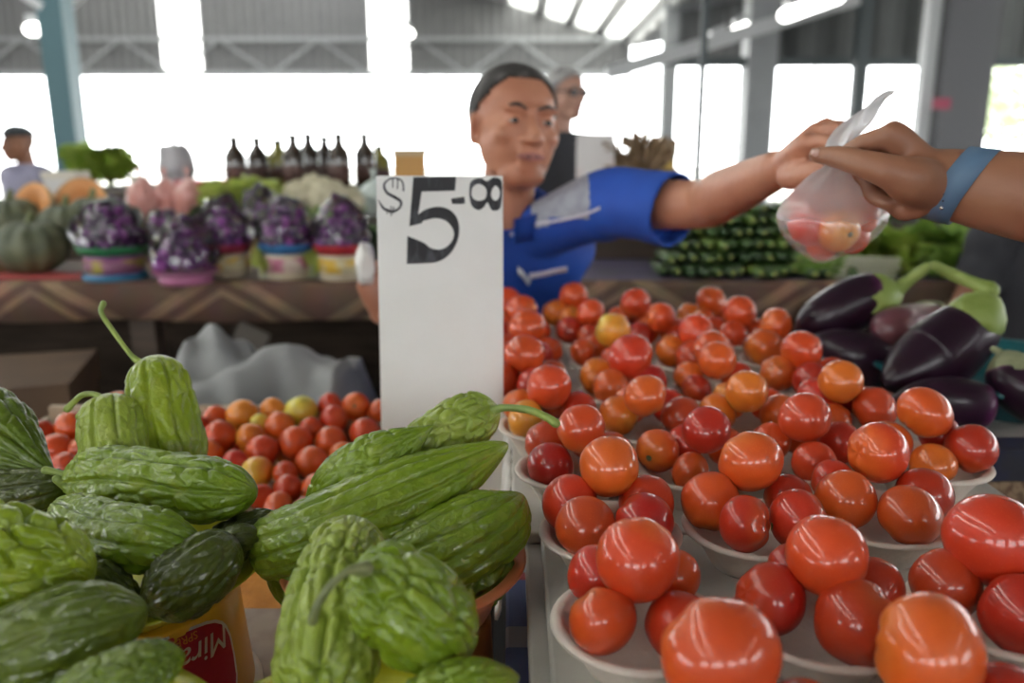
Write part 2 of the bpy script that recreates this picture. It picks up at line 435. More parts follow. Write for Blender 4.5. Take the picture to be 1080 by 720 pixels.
# ================================================================== BITTER GOURDS
def gourd_mat(name, a, b, c, rough=.40, coat=.45):
    m = mat(name, a, rough=rough, coat=coat, spec=.32, col2=b, scale=14, detail=5, mixlo=.35, mixhi=.68, bump=.35, bscale=150)
    N, L = m.node_tree.nodes, m.node_tree.links; bs = N['Principled BSDF']
    src = bs.inputs['Base Color'].links[0].from_socket
    tc = N.new('ShaderNodeTexCoord'); nz = N.new('ShaderNodeTexNoise'); nz.inputs['Scale'].default_value = 45; nz.inputs['Detail'].default_value = 4
    L.new(tc.outputs['Object'], nz.inputs['Vector'])
    r = N.new('ShaderNodeMapRange'); r.inputs['From Min'].default_value = .52; r.inputs['From Max'].default_value = .72; r.inputs['To Max'].default_value = .55
    L.new(nz.outputs['Fac'], r.inputs['Value'])
    mx = N.new('ShaderNodeMix'); mx.data_type = 'RGBA'; mx.inputs[7].default_value = (*c, 1); L.new(src, mx.inputs[6]); L.new(r.outputs[0], mx.inputs[0])
    L.new(mx.outputs[2], bs.inputs['Base Color'])
    return m
GM = {
 'bright': gourd_mat('gourd_bright_green', (0.176,0.257,0.011), (0.113,0.191,0.008), (0.265,0.320,0.035)),
 'pale': gourd_mat('gourd_pale_green', (0.265,0.335,0.043), (0.187,0.265,0.023), (0.359,0.390,0.094)),
 'mid': gourd_mat('gourd_mid_green', (0.117,0.172,0.009), (0.078,0.129,0.006), (0.187,0.234,0.023)),
 'dark': gourd_mat('gourd_shaded_green', (0.066,0.086,0.008), (0.047,0.066,0.006), (0.109,0.125,0.017), .36),  # green with shade put into the colour, for gourds lying in shadow
 'olive': gourd_mat('gourd_shaded_olive', (.105,.145,.016), (.08,.115,.012), (.17,.20,.035), .45),  # olive skin, also darkened in colour for the shaded lower corner
 'lime': gourd_mat('gourd_lime_green', (0.234,0.304,0.012), (0.164,0.242,0.009), (0.312,0.351,0.039)),
}
M_stem = mat('gourd_stem', (.30,.38,.08), .5, col2=(.18,.25,.06), scale=30, bump=.2)
M_stem_dk = mat('gourd_stem_dry', (.13,.15,.06), .6, col2=(.20,.22,.08), scale=40)
GOURDS = []
def gourd(pts, rpx, style, label, seed, stem=None, stem_r=.0035, nose=.22, tail=.35, ridge=.16, wart=.10, nrid=9, wfreq=2.3, dark_stem=False, sharp=.75):
    """pts: axis from the stem end to the tip as (px, py, depth); rpx its half width in pixels there"""
    cs = [P(*p) for p in pts]
    if not hasattr(rpx, '__len__'): rpx = [rpx]*len(pts)
    rw = [r*p[2]/F_PX for r, p in zip(rpx, pts)]
    NR, NS = 170, 120
    S = catmull([list(c) + [r] for c, r in zip(cs, rw)], NR)
    cc, fr = frames([s[:3] for s in S]); V, Fc = [], []
    seg = [(cc[i+1]-cc[i]).length for i in range(NR-1)]; Ltot = sum(seg); acc = 0
    off = Vector((seed*7.3, seed*2.9, seed*1.1)); R0 = max(rw)
    # resample so that the rings crowd at both ends and the caps come out round
    for k in range(NR):
        t = k/(NR-1); tt = .5 - .5*math.cos(PI*t); tt = .55*tt + .45*t
        x = tt*(NR-1); i = min(int(x), NR-2); fx = x - i
        c = cc[i].lerp(cc[i+1], fx); T, s, b = fr[i]; r = float(S[i][3]*(1-fx) + S[i+1][3]*fx)
        e = 1.0
        if tt < nose: e *= (max(0, 1-(1-tt/nose)**2))**.5
        if tt > 1-tail: e *= (max(0, 1-((tt-(1-tail))/tail)**1.9))**sharp
        env = min(1, e*1.3)**1.2
        for j in range(NS):
            u = 2*PI*j/NS; cu, su = math.cos(u), math.sin(u); a = tt*Ltot/R0
            q = Vector((cu*1.1, su*1.1, a*.55)) + off
            wob = noise.noise(q)*.9
            # long swollen ridges parted by sharp furrows, broken up into pillow-like warts
            rd = abs(math.cos(nrid*u/2 + wob*.55 + .20*math.sin(a*1.3 + seed)))
            rd = 1 - math.exp(-(rd/.30)**2)
            q2 = Vector((cu*wfreq*.95, su*wfreq*.95, a*wfreq*.50)) + off*.7 + Vector((wob, -wob, wob))*.12
            vd = noise.voronoi(q2)[0]; wt = 1 - math.exp(-((vd[1]-vd[0])/.17)**2)
            fine = noise.noise(Vector((cu*6, su*6, a*4)) + off) + .8*noise.noise(Vector((cu*13, su*13, a*9)) + off)
            h = ridge*1.4*(rd - .75) + wart*1.9*(wt - .6)*(.75 + .6*noise.noise(q*1.3+off)) + .016*fine + .06*noise.noise(q*.8)
            rr = r*e*(1 + h*env)
            V.append(c + s*(rr*cu) + b*(rr*su))
    for k in range(NR-1):
        for j in range(NS):
            i = (j+1) % NS; Fc.append((k*NS+j, k*NS+i, (k+1)*NS+i, (k+1)*NS+j))
    Fc.append(tuple(range(NS))[::-1]); Fc.append(tuple((NR-1)*NS+j for j in range(NS)))
    o = thing('bitter_gourd', (V, Fc), GM[style], label, 'bitter gourd', 'bitter gourds heaped in basins')
    if stem:
        sp = [P(*q) for q in stem]
        rr = [stem_r*2.0] + [stem_r]*(len(sp)-2) + [stem_r*1.25]
        mk('stem', tube(sp, rr, 30, 10), M_stem_dk if dark_stem else M_stem, o)['label'] = 'dry brownish stem' if dark_stem else 'curved thin green stem'
    GOURDS.append(o)
    return o
gourd([(160,376,.90),(172,430,.885),(190,520,.86)], [30,33,35], 'lime', 'upright pale lime gourd standing tallest with a long curling stem', 1,
      stem=[(152,386,.885),(138,374,.885),(120,350,.89),(107,330,.895),(109,320,.90)], nose=.30, ridge=.10, wart=.04, stem_r=.0028, tail=.25)
gourd([(114,419,.86),(119,455,.84),(126,530,.80)], [28,33,34], 'pale', 'short upright pale gourd with a hooked stem beside the tallest gourd', 2,
      stem=[(112,428,.84),(103,417,.84),(88,416,.845),(78,424,.85),(71,431,.85)], nose=.34, ridge=.09, wart=.03, stem_r=.0032, tail=.25)
gourd([(72,508,.80),(120,505,.785),(200,514,.76),(270,520,.745)], [24,33,34,31], 'bright', 'glossy bright gourd lying level across the yellow basin, on top', 3,
      stem=[(78,506,.79),(62,499,.79),(48,496,.79)], nose=.20, tail=.26, ridge=.13, wart=.06, nrid=8, sharp=.5)
gourd([(-70,410,.86),(-10,455,.83),(58,500,.80)], [40,40,22], 'mid', 'dark ridged gourd slanting in from the edge above the yellow basin', 4, ridge=.12, wart=.08, tail=.5, sharp=.8)
gourd([(76,512,.80),(20,522,.80),(-70,532,.80)], [20,29,30], 'dark', 'shaded gourd lying level behind the big bumpy gourd, stalk end inward', 5,
      stem=[(72,511,.79),(60,505,.785)], ridge=.12, wart=.04)
gourd([(58,535,.74),(110,562,.70),(170,572,.68),(230,585,.70)], [26,33,33,20], 'bright', 'gourd with a bluish sheen lying under the level glossy gourd', 6, ridge=.10, wart=.06, nose=.25, tail=.4, sharp=.9)
gourd([(248,568,.70),(205,606,.67),(150,646,.66)], [26,37,33], 'dark', 'dull shaded olive gourd propped against the yellow basin rim', 7, ridge=.06, wart=.05, nose=.3)
gourd([(300,546,.76),(255,566,.76),(200,600,.76)], [15,22,25], 'dark', 'wrinkled olive gourd wedged between the two basins, tip upward', 8, ridge=.10, wart=.08, nose=.3)
gourd([(280,572,.73),(250,570,.715),(205,622,.74)], [8,17,24], 'dark', 'thin dark gourd tucked under the wrinkled olive gourd', 9, ridge=.05, wart=.04, nose=.4)
gourd([(-90,578,.60),(0,588,.585),(100,608,.60)], [50,53,40], 'lime', 'big knobbly yellow-green gourd at the edge, largest of the left heap', 10, ridge=.05, wart=.13, nrid=7, wfreq=2.9, tail=.28, sharp=.5)
gourd([(-60,735,.54),(40,682,.54),(156,640,.57)], [50,52,40], 'olive', 'broad smooth olive gourd below the big knobbly gourd', 11, ridge=.09, wart=.05, nrid=7, tail=.30, sharp=.55)
gourd([(40,765,.50),(120,718,.50),(196,690,.52)], [30,32,24], 'mid', 'bumpy gourd lowest in the corner over the front lime basin', 12, ridge=.03, wart=.10, wfreq=3.6, tail=.3, sharp=.55)
gourd([(60,600,.66),(105,618,.655),(155,652,.66)], [22,27,18], 'dark', 'shadowed gourd half hidden between the knobbly and olive gourds', 13, ridge=.08, wart=.05)
# the middle heap
gourd([(526,430,.86),(490,446,.85),(450,474,.84),(400,520,.83)], [20,30,32,32], 'pale', 'pale gourd behind the heap with a long arching stem', 14,
      stem=[(512,437,.845),(530,430,.84),(556,432,.83),(575,439,.825),(586,446,.82)], nose=.22, ridge=.04, wart=.085, wfreq=3.2, stem_r=.0040)
gourd([(325,536,.80),(365,508,.79),(412,478,.79),(458,448,.80)], [22,32,31,20], 'bright', 'slim glossy gourd pointing up beside the pale stemmed gourd', 15, nose=.35, tail=.5, ridge=.04, wart=.06, wfreq=3.4, sharp=.9)
gourd([(268,582,.745),(330,566,.735),(430,525,.76),(536,468,.80)], [34,40,43,30], 'bright', 'longest ridged gourd laid across the orange basin', 16, nose=.16, tail=.40, ridge=.095, wart=.022, nrid=13, wfreq=3, sharp=.6, stem=[(282,576,.73),(262,570,.725),(240,566,.72)], stem_r=.003, dark_stem=True)
gourd([(400,612,.735),(470,580,.735),(525,550,.745),(552,522,.76)], [40,46,38,20], 'bright', 'gourd under the longest one, its tip hooked over the orange rim', 17, nose=.2, tail=.34, ridge=.09, wart=.03, nrid=12, wfreq=3, sharp=.5)
gourd([(440,560,.83),(490,552,.83),(534,538,.84)], [26,26,14], 'dark', 'shadowed gourd peeping between the longest gourd and the hooked one', 18, tail=.5, sharp=1.0)
gourd([(491,643,.72),(505,612,.735),(530,570,.76)], [22,30,30], 'mid', 'small gourd lowest in the orange basin, its stalk tip over the rim', 19, stem=[(489,638,.71),(496,646,.705),(500,650,.703)], stem_r=.002, ridge=.09, wart=.06, nose=.35)
gourd([(400,612,.77),(345,612,.745),(282,598,.745)], [38,40,30], 'mid', 'smooth striped gourd directly beneath the stalk end of the longest gourd', 20, ridge=.05, wart=.02, tail=.3, sharp=.5)
gourd([(378,548,.63),(362,600,.60),(348,670,.56),(335,760,.53)], [30,44,52,54], 'pale', 'tall knobbly pale gourd standing upright in the front lime basin', 21, nose=.20, tail=.22, ridge=.11, wart=.085, nrid=9, wfreq=3.3, sharp=.5)
gourd([(376,606,.555),(410,622,.545),(450,655,.54),(492,694,.55)], [34,50,54,40], 'bright', 'stout warty gourd leaning on the upright one, dry stem drooping', 22, nose=.22, tail=.30, ridge=.04, wart=.115, nrid=8, wfreq=3.0, sharp=.55,
      stem=[(385,600,.515),(368,602,.505),(348,618,.50),(334,640,.50),(330,654,.505)], stem_r=.0027, dark_stem=True)
gourd([(420,748,.50),(480,724,.505),(548,714,.52)], [22,26,18], 'bright', 'gourd lying at the bottom of the front basin near the tomato table', 23, ridge=.08, wart=.09, sharp=.6)

# ================================================================== BASINS ON TUBS
def basin_prof(R, h=.055):
    return [(0,0),(R*.66,0),(R*.70,.003),(R*.86,h*.72),(R*.90,h*.90),(R*.985,h*.93),(R,h*.97),(R*.985,h),(R*.895,h*.985),(R*.86,h*.88),(R*.68,.006),(0,.005)]
M_limep = mat('lime_plastic', (.46,.45,.025), .32, coat=.1, col2=(.42,.41,.02), scale=5)
M_orangep = mat('orange_plastic', (.62,.20,.085), .38, col2=(.58,.18,.075), scale=6)
M_white_p = mat('cream_plastic', (.62,.57,.48), .4)
ZB = .765
def basin(c, R, m, label, zb=ZB):
    return thing('basin', lathe(basin_prof(R, .82-zb), 72, (c[0], c[1], zb)), m, label, 'basin', 'basins holding bitter gourds', origin=(c[0], c[1], zb))
B1, B2, B3, B4 = (-.356,.683), (-.300,.408), (-.100,.412), (-.1005,.690)
basin(B1, .126, M_limep, 'lime yellow basin on the printed margarine tub', .790)
basin(B2, .128, M_limep, 'lime basin in the corner under the broad olive gourd')
basin(B3, .126, M_limep, 'lime basin under the upright knobbly gourd')
basin(B4, .114, M_orangep, 'orange basin under the longest gourd, beside the tomato table')
M_tub_y = mat('tub_yellow', (.82,.48,.03), .35, coat=.15, col2=(.76,.42,.03), scale=4)
M_tub_o = mat('tub_orange', (.42,.17,.035), .5, col2=(.34,.12,.03), scale=12, detail=5, bump=.1)
M_tub_red = mat('label_red', (.55,.02,.06), .35, col2=(.48,.02,.06), scale=5)
M_ink_w = mat('label_lettering_white', (.80,.76,.72), .4)
M_ink_o = mat('label_lettering_orange', (.80,.33,.08), .4)
M_dkp = mat('label_dark', (.035,.03,.045), .5)
ZL = .665     # top of the low table on the left
def tub(c, label, wall_m, r0=.088, r1=.080, hh=None):
    """an upturned tub: its wide mouth with the lip stands on the table"""
    hh = ZB - ZL - .001 if hh is None else hh
    o = empty('margarine_tub', (c[0], c[1], ZL), label, 'tub', 'upturned tubs under the basins')
    mk('tub_wall', lathe([(0,hh),(r1*.96,hh),(r1,hh-.003),(r0,.016),(r0*.97,.014),(r0*.97,.001)], 64, (c[0],c[1],ZL)), wall_m, o)
    mk('lid', lathe([(0,.001),(r0*1.03,.001),(r0*1.07,.004),(r0*1.07,.010),(r0*1.03,.0135),(r0*.97,.015),(0,.015)], 64, (c[0],c[1],ZL)), M_white_p, o)
    return o, hh, r0, r1
def wrap(VF, c, hh, r0, r1, a0, off=.0006):
    """bend a flat drawing (x along the wall, y up) round a tub wall, a0 the angle it is centred on"""
    out = []
    for v in VF[0]:
        z = v[1]; r = r0 + (r1-r0)*(z-.016)/(hh-.019) + off + v[2]
        a = a0 + v[0]/r0
        out.append((c[0] + r*math.cos(a), c[1] + r*math.sin(a), ZL + z))
    return out, VF[1]
def disc_grid(w, h, n=28, m=10, sq=2.6):
    """a rounded patch made of small faces so that it can be bent"""
    V, Fc = [(0,0,0)], []
    for k in range(1, m+1):
        for i in range(n):
            a = 2*PI*i/n; c, s = math.cos(a), math.sin(a)
            V.append((w*k/m*math.copysign(abs(c)**(2/sq), c), h*k/m*math.copysign(abs(s)**(2/sq), s), 0))
    for i in range(n): Fc.append((0, 1+i, 1+(i+1) % n))
    for k in range(m-1):
        for i in range(n):
            j = (i+1) % n; a = 1+k*n; Fc.append((a+i, a+n+i, a+n+j, a+j))
    return V, Fc
def letters(txt, size, shear=.2, ext=.0002):
    cu = bpy.data.curves.new('t', 'FONT'); cu.body = txt; cu.size = size; cu.align_x = 'CENTER'; cu.shear = shear; cu.resolution_u = 3; cu.extrude = ext
    o = bpy.data.objects.new('t', cu); C.objects.link(o)
    dg = bpy.context.evaluated_depsgraph_get(); dg.update(); me = o.evaluated_get(dg).to_mesh()
    V = [tuple(v.co) for v in me.vertices]; Fc = [tuple(p.vertices) for p in me.polygons]
    o.evaluated_get(dg).to_mesh_clear(); bpy.data.objects.remove(o); bpy.data.curves.remove(cu)
    return V, Fc
o, hh, r0, r1 = tub(B1, 'upturned yellow margarine tub with red printed label under the yellow basin', M_tub_y, .103, .094, .790-ZL-.001)
a0 = math.radians(-50)
V, Fc = disc_grid(.070, .050, sq=3.2); lab = mk('label_panel', wrap(([(x, y+.068, 0) for x, y, z in V], Fc), B1, hh, r0, r1, a0), M_tub_red, o); lab['label'] = 'red label panel'
V, Fc = disc_grid(.073, .0525, sq=3.2); mk('label_border', wrap(([(x, y+.068, 0) for x, y, z in V], Fc), B1, hh, r0, r1, a0, .0003), M_ink_w, o)
V, Fc = letters('Miracle', .031); mk('lettering', wrap(([(-x, -y+.104, z) for x, y, z in V], Fc), B1, hh, r0, r1, a0+.20, .0010), M_ink_w, o)['label'] = 'white upside-down lettering'
V, Fc = letters('SPREAD', .0105, 0); mk('small_lettering', wrap(([(-x, -y+.115, z) for x, y, z in V], Fc), B1, hh, r0, r1, a0+.12, .0010), M_ink_o, o)['label'] = 'orange upside-down lettering'
o, hh, r0, r1 = tub(B4, 'upturned orange-brown tub with a dark patch under the orange basin', M_tub_o, .084, .080)
V, Fc = disc_grid(.016, .040, sq=6); mk('label_panel', wrap(([(x, y+.050, 0) for x, y, z in V], Fc), B4, hh, r0, r1, math.radians(-54)), M_dkp, o)['label'] = 'dark purple label panel'
o, hh, r0, r1 = tub(B2, 'upturned tub hidden under the lime basin in the corner', M_tub_y)
o, hh, r0, r1 = tub(B3, 'upturned tub hidden under the front lime basin', M_tub_y)

# ================================================================== LOW TABLE, CLOTH, CARDBOARD
M_wood_dk = mat('dark_wood', (.05,.035,.025), .8, spec=.15, col2=(.03,.022,.016), scale=5, stretch=(1,8,8), bump=.2, bscale=30)
M_wood = mat('crate_wood', (.46,.36,.25), .65, col2=(.34,.25,.16), scale=6, stretch=(1.5,9,9), bump=.25, bscale=40)
M_cloth_o = mat('orange_cloth', (.66,.27,.04), .8, col2=(.55,.21,.03), scale=26, bump=.3, bscale=160)
M_card = mat('grey_cardboard', (.40,.33,.28), .85, col2=(.34,.27,.23), scale=30, detail=6, bump=.2, bscale=90)
tb = empty('low_table', (-.50,.85,0), 'low wooden table carrying gourd basins and the wooden tomato crate', 'table')
bevel(mk('table_top', box((-1.02,.16,.63),(-.022,1.50,.660)), M_wood_dk, tb, smooth=False), .004)
for x in (-.97,-.08):
    for y in (.22,1.44): bevel(mk('leg', box((x-.03,y-.03,0),(x+.03,y+.03,.63)), M_wood_dk, tb, smooth=False), .004)
thing('tablecloth', box((-1.00,.18,.660),(-.026,1.02,.6625)), M_cloth_o, 'orange patterned cloth spread over the low table', 'tablecloth', smooth=False)
thing('cardboard_sheet', box((-.52,.23,.6625),(-.028,.855,.6649)), M_card, 'grey cardboard sheet lying on the orange cloth between the tubs', 'cardboard', smooth=False)

# ================================================================== WOODEN CRATE OF MIXED TOMATOES
cr = empty('wooden_crate', (-.50,1.2,.66), 'shallow wooden crate heaped with mixed red and yellow tomatoes', 'crate')
X0, X1, Y0, Y1, ZC = -.82, -.195, 1.03, 1.36, .661
mk('crate_bottom', box((X0,Y0,ZC),(X1,Y1,ZC+.010)), M_wood, cr, smooth=False)
bevel(mk('back_board', box((X0,Y1,ZC),(X1,Y1+.014,ZC+.092)), M_wood, cr, smooth=False), .002)
bevel(mk('front_board', box((X0,Y0-.014,ZC),(X1,Y0,ZC+.045)), M_wood, cr, smooth=False), .002)
bevel(mk('side_board', box((X0-.014,Y0-.014,ZC),(X0,Y1+.014,ZC+.07)), M_wood, cr, smooth=False), .002)
bevel(mk('side_board', box((X1,Y0-.014,ZC),(X1+.014,Y1+.014,ZC+.07)), M_wood, cr, smooth=False), .002)
CR = [(213,449,25,'red'),(249,439,35,'amber'),(233,441,26,'orange-red'),(288,432,27,'amber'),(316,434,36,'yellow'),(294,449,33,'orange'),(274,445,20,'yellow'),
 (231,463,36,'orange-red'),(264,462,31,'orange'),(277,475,35,'orange-red'),(312,466,39,'orange-red'),(329,452,26,'red'),(349,465,33,'orange-red'),(350,443,31,'red'),
 (351,427,27,'red'),(376,429,31,'orange-red'),(397,432,27,'red'),(385,457,34,'orange-red'),(221,476,32,'orange'),(249,487,28,'red'),(274,498,35,'amber'),
 (327,490,36,'orange-red'),(361,481,31,'orange'),(302,499,28,'red'),(306,516,31,'red'),(329,514,32,'orange-red'),(295,532,34,'orange-red'),(278,524,28,'red'),
 (320,536,26,'deep red'),(345,500,26,'red'),(46,454,25,'deep red'),(73,450,33,'orange-red'),(62,473,36,'orange-red'),(82,474,28,'red'),(68,491,30,'red'),(126,426,30,'orange'),
 (100,455,30,'red'),(205,500,30,'red'),(230,510,30,'orange-red'),(372,505,30,'red'),(395,478,30,'orange-red')]
cs_, cr_, cc_ = [], [], []
for px, py, d, col in CR:
    u, v = (px-540)/F_PX, (py-360)/F_PX
    # the heap's sloping surface: z = .757 at y = 1.31 falling .24 per metre toward the camera
    dy, dz = CP - v*SP, -SP - v*CP
    t = (.757 - .24*1.31 - CAM_Z) / (dz - .24*dy)
    cs_.append([u*t, t*dy, CAM_Z + t*dz]); cr_.append(min(d, 37)*t/F_PX/2); cc_.append(col)
nvis = len(cs_)
r2 = random.Random(3)
for k in range(400):      # the layers under the ones on show
    if len(cs_) > nvis + 62: break
    p = [r2.uniform(X0+.03, X1-.03), r2.uniform(Y0+.03, Y1-.03), r2.choice([ZC+.036, ZC+.036, ZC+.062])]; r = r2.uniform(.022,.025)
    if p[2] > .757 - .24*(1.31-p[1]) - .026: continue
    if all(math.dist(p, q) > (r+s)*.95 for q, s in zip(cs_, cr_)): cs_.append(p); cr_.append(r); cc_.append(r2.choice(['red','orange-red','deep red','orange']))
pc = np.array(cs_); rc = np.array(cr_); hm = pc.copy()
for it in range(260):
    d = pc[:,None]-pc[None]; L_ = np.linalg.norm(d,axis=2)+1e-9
    need = (rc[:,None]+rc[None])*.99 - L_; np.fill_diagonal(need,-1)
    w = np.ones((len(pc),1)); w[:nvis] = .5
    pc += (d/L_[...,None]*np.where(need>0,need,0)[...,None]*.3).sum(1)*w
    pc[:nvis] += (hm[:nvis]-pc[:nvis])*.05
    pc[:,0] = np.clip(pc[:,0], X0+rc, X1-rc); pc[:,1] = np.clip(pc[:,1], Y0+rc, Y1-rc); pc[:,2] = np.maximum(pc[:,2], ZC+.010+rc)
bands = [(0,441,'back row'),(441,456,'second row'),(456,470,'middle row'),(470,486,'fourth row'),(486,506,'fifth row'),(506,999,'front row')]
names = {}
for lo, hi, nm in bands:
    idx = sorted([i for i in range(nvis) if lo <= CR[i][1] < hi], key=lambda i: CR[i][0])
    for k, i in enumerate(idx): names[i] = f'{cc_[i]} tomato, {ORD[k]} from the left in the {nm} of the wooden crate'
CSC = {15: (.1,-.95,.35), 20: (-.55,-.8,.05)}
for i in range(len(pc)):
    tomato(pc[i], rc[i], cc_[i], names.get(i, 'tomato in the lower layers of the wooden crate'), 'tomatoes in the wooden crate' if i < nvis else 'lower tomatoes in the wooden crate', stem=CSC.get(i), scar=i in CSC)

# ================================================================== PRICE SIGN
M_board = mat('white_painted_board', (.80,.80,.79), .45, col2=(.76,.755,.74), scale=7, detail=5, bump=.06, bscale=40)
M_ink = mat('marker_ink', (.012,.012,.016), .55, col2=(.10,.10,.12), scale=60, detail=4, mixlo=.48, mixhi=.74, stretch=(1,1,.35))
yS = 1.075
tl, tr = PY(396.5,185.5,yS), PY(530.5,185.5,yS); bl, br = PY(402,446,yS), PY(531,446,yS)
kz = (ZL - tl.z)/(bl.z - tl.z)
blx = tl.x + (bl.x-tl.x)*kz; brx = tr.x + (br.x-tr.x)*kz
zt_ = tl.z
V = [(blx,yS,ZL-.004),(brx,yS,ZL-.004),(tr.x,yS,zt_),(tl.x,yS,zt_)]; V += [(x,y+.012,z) for x,y,z in V]
sign = thing('price_sign', (V, [(0,1,2,3),(7,6,5,4),(0,4,5,1),(1,5,6,2),(2,6,7,3),(3,7,4,0)]), M_board, 'tall white board with a hand-painted black price standing behind the gourds', 'sign', smooth=False)
bevel(sign, .0012)
def ink(name, outline, holes=(), closed=True):
    """a flat brush mark: outline in the zoomed crop's pixels, put on the board's face"""
    def Q(x, y): 
        p = PY(380 + x/6, 170 + y/6, yS - .0004); return p
    bm = bmesh.new(); edges = []
    for loop in (outline, *holes):
        vs = [bm.verts.new(Q(*p)) for p in loop]
        for a, b in zip(vs, vs[1:] + vs[:1]): edges.append(bm.edges.new((a, b)))
    r = bmesh.ops.triangle_fill(bm, edges=edges, use_beauty=True)
    fs = [f for f in r['geom'] if isinstance(f, bmesh.types.BMFace)]
    g = bmesh.ops.extrude_face_region(bm, geom=fs)
    for v in g['geom']:
        if isinstance(v, bmesh.types.BMVert): v.co.y += .0006
    bmesh.ops.recalc_face_normals(bm, faces=bm.faces)
    V = [v.co.copy() for v in bm.verts]; bm.verts.index_update(); Fc = [tuple(v.index for v in f.verts) for f in bm.faces]; bm.free()
    return mk(name, (V, Fc), M_ink, sign, smooth=False)
def sm(pts, n=10): 
    """close a smooth curve through pts"""
    p = [pts[-1]] + list(pts) + [pts[0], pts[1]]; out = []
    for i in range(1, len(p)-2):
        a, b, c, d = [np.array(q, float) for q in p[i-1:i+3]]
        for k in range(n):
            t = k/n; out.append(tuple(.5*(2*b+(c-a)*t+(2*a-5*b+4*c-d)*t*t+(3*b-a-3*c+d)*t**3)))
    return out
def stroke(pts, ws, n=40):
    S = catmull([list(p)+[w] for p, w in zip(pts, ws)], n); L_, R_ = [], []
    for i in range(n):
        a, b = S[max(i-1,0)], S[min(i+1,n-1)]; d = b[:2]-a[:2]; d = d/np.linalg.norm(d); nn = np.array([-d[1], d[0]])
        L_.append(tuple(S[i][:2]+nn*S[i][2]/2)); R_.append(tuple(S[i][:2]-nn*S[i][2]/2))
    return L_ + R_[::-1]
def arc(pts, n=7): return [tuple(x) for x in catmull(pts, n*(len(pts)-1)+1)]
five = [(335,100),(606,98),(600,186),(388,192)] + [(378,260)] + arc([(366,336),(420,302),(500,288),(570,310),(612,360),(626,430),(612,510),(565,588),(492,635),(400,646),(294,650)]) + [(296,560)] + arc([(298,472),(400,515),(445,548),(505,558),(560,530),(590,482),(586,430),(545,380),(480,360),(400,376)]) + [(388,392),(310,412)]
ink('painted_figure', five)['label'] = 'black painted figure five'
ink('painted_dash', [(575,236),(600,232),(658,224),(663,266),(640,270),(580,270)])
ink('painted_loops', sm([(700,130),(760,106),(800,126),(845,102),(892,122),(897,200),(885,295),(835,310),(805,262),(780,292),(745,308),(705,280),(690,210)]),
    (sm([(752,143),(790,165),(800,200),(788,238),(750,250),(715,235),(703,200),(716,160)], 6), sm([(860,155),(880,180),(882,215),(868,244),(845,246),(828,220),(830,190),(842,165)], 6)))['label'] = 'black painted double loop'
ink('dollar_mark', stroke([(273,190),(268,135),(235,108),(185,112),(150,150),(168,198),(215,226),(256,255),(250,292),(205,318),(150,300),(114,245)], [10,10,10,10,14,18,20,18,14,16,16,4]))['label'] = 'black painted dollar sign'
for a, b in (((205,112),(205,168)),((236,110),(234,178)),((176,296),(168,334)),((195,284),(194,348)),((212,286),(208,332))):
    ink('dollar_tick', stroke([a, ((a[0]+b[0])/2+1, (a[1]+b[1])/2), b], [7,7,6], 6))
# ================================================================== TOMATO TABLE
M_wpaint = mat('white_table_paint', (.60,.58,.54), .55, col2=(.50,.47,.42), scale=9, detail=6, bump=.08, bscale=30)
M_foambox = mat('foam_block', (.70,.68,.64), .7, col2=(.62,.58,.53), scale=12, detail=6, bump=.4, bscale=35)
tt = empty('tomato_table', (.27,1.0,0), 'white painted table covered with bowls of tomatoes', 'table')
bevel(mk('front_board', box((.030,.22,.786),(.30,.775,.800)), M_wpaint, tt, smooth=False), .003)
bevel(mk('front_board', box((.302,.22,.786),(.575,.775,.800)), M_wpaint, tt, smooth=False), .003)
bevel(mk('back_board', box((-.085,1.21,.786),(.575,1.76,.800)), M_wpaint, tt, smooth=False), .003)
bevel(mk('back_board', box((.000,.778,.786),(.575,1.207,.800)), M_wpaint, tt, smooth=False), .003)
bevel(mk('under_board', box((.014,.20,.755),(.575,1.76,.785)), M_wpaint, tt, smooth=False), .003)
for x in (.06,.53):
    for y in (.21,1.70): bevel(mk('leg', box((x-.03,y-.03,0),(x+.03,y+.03,.755)), M_wood_dk, tt, smooth=False), .004)
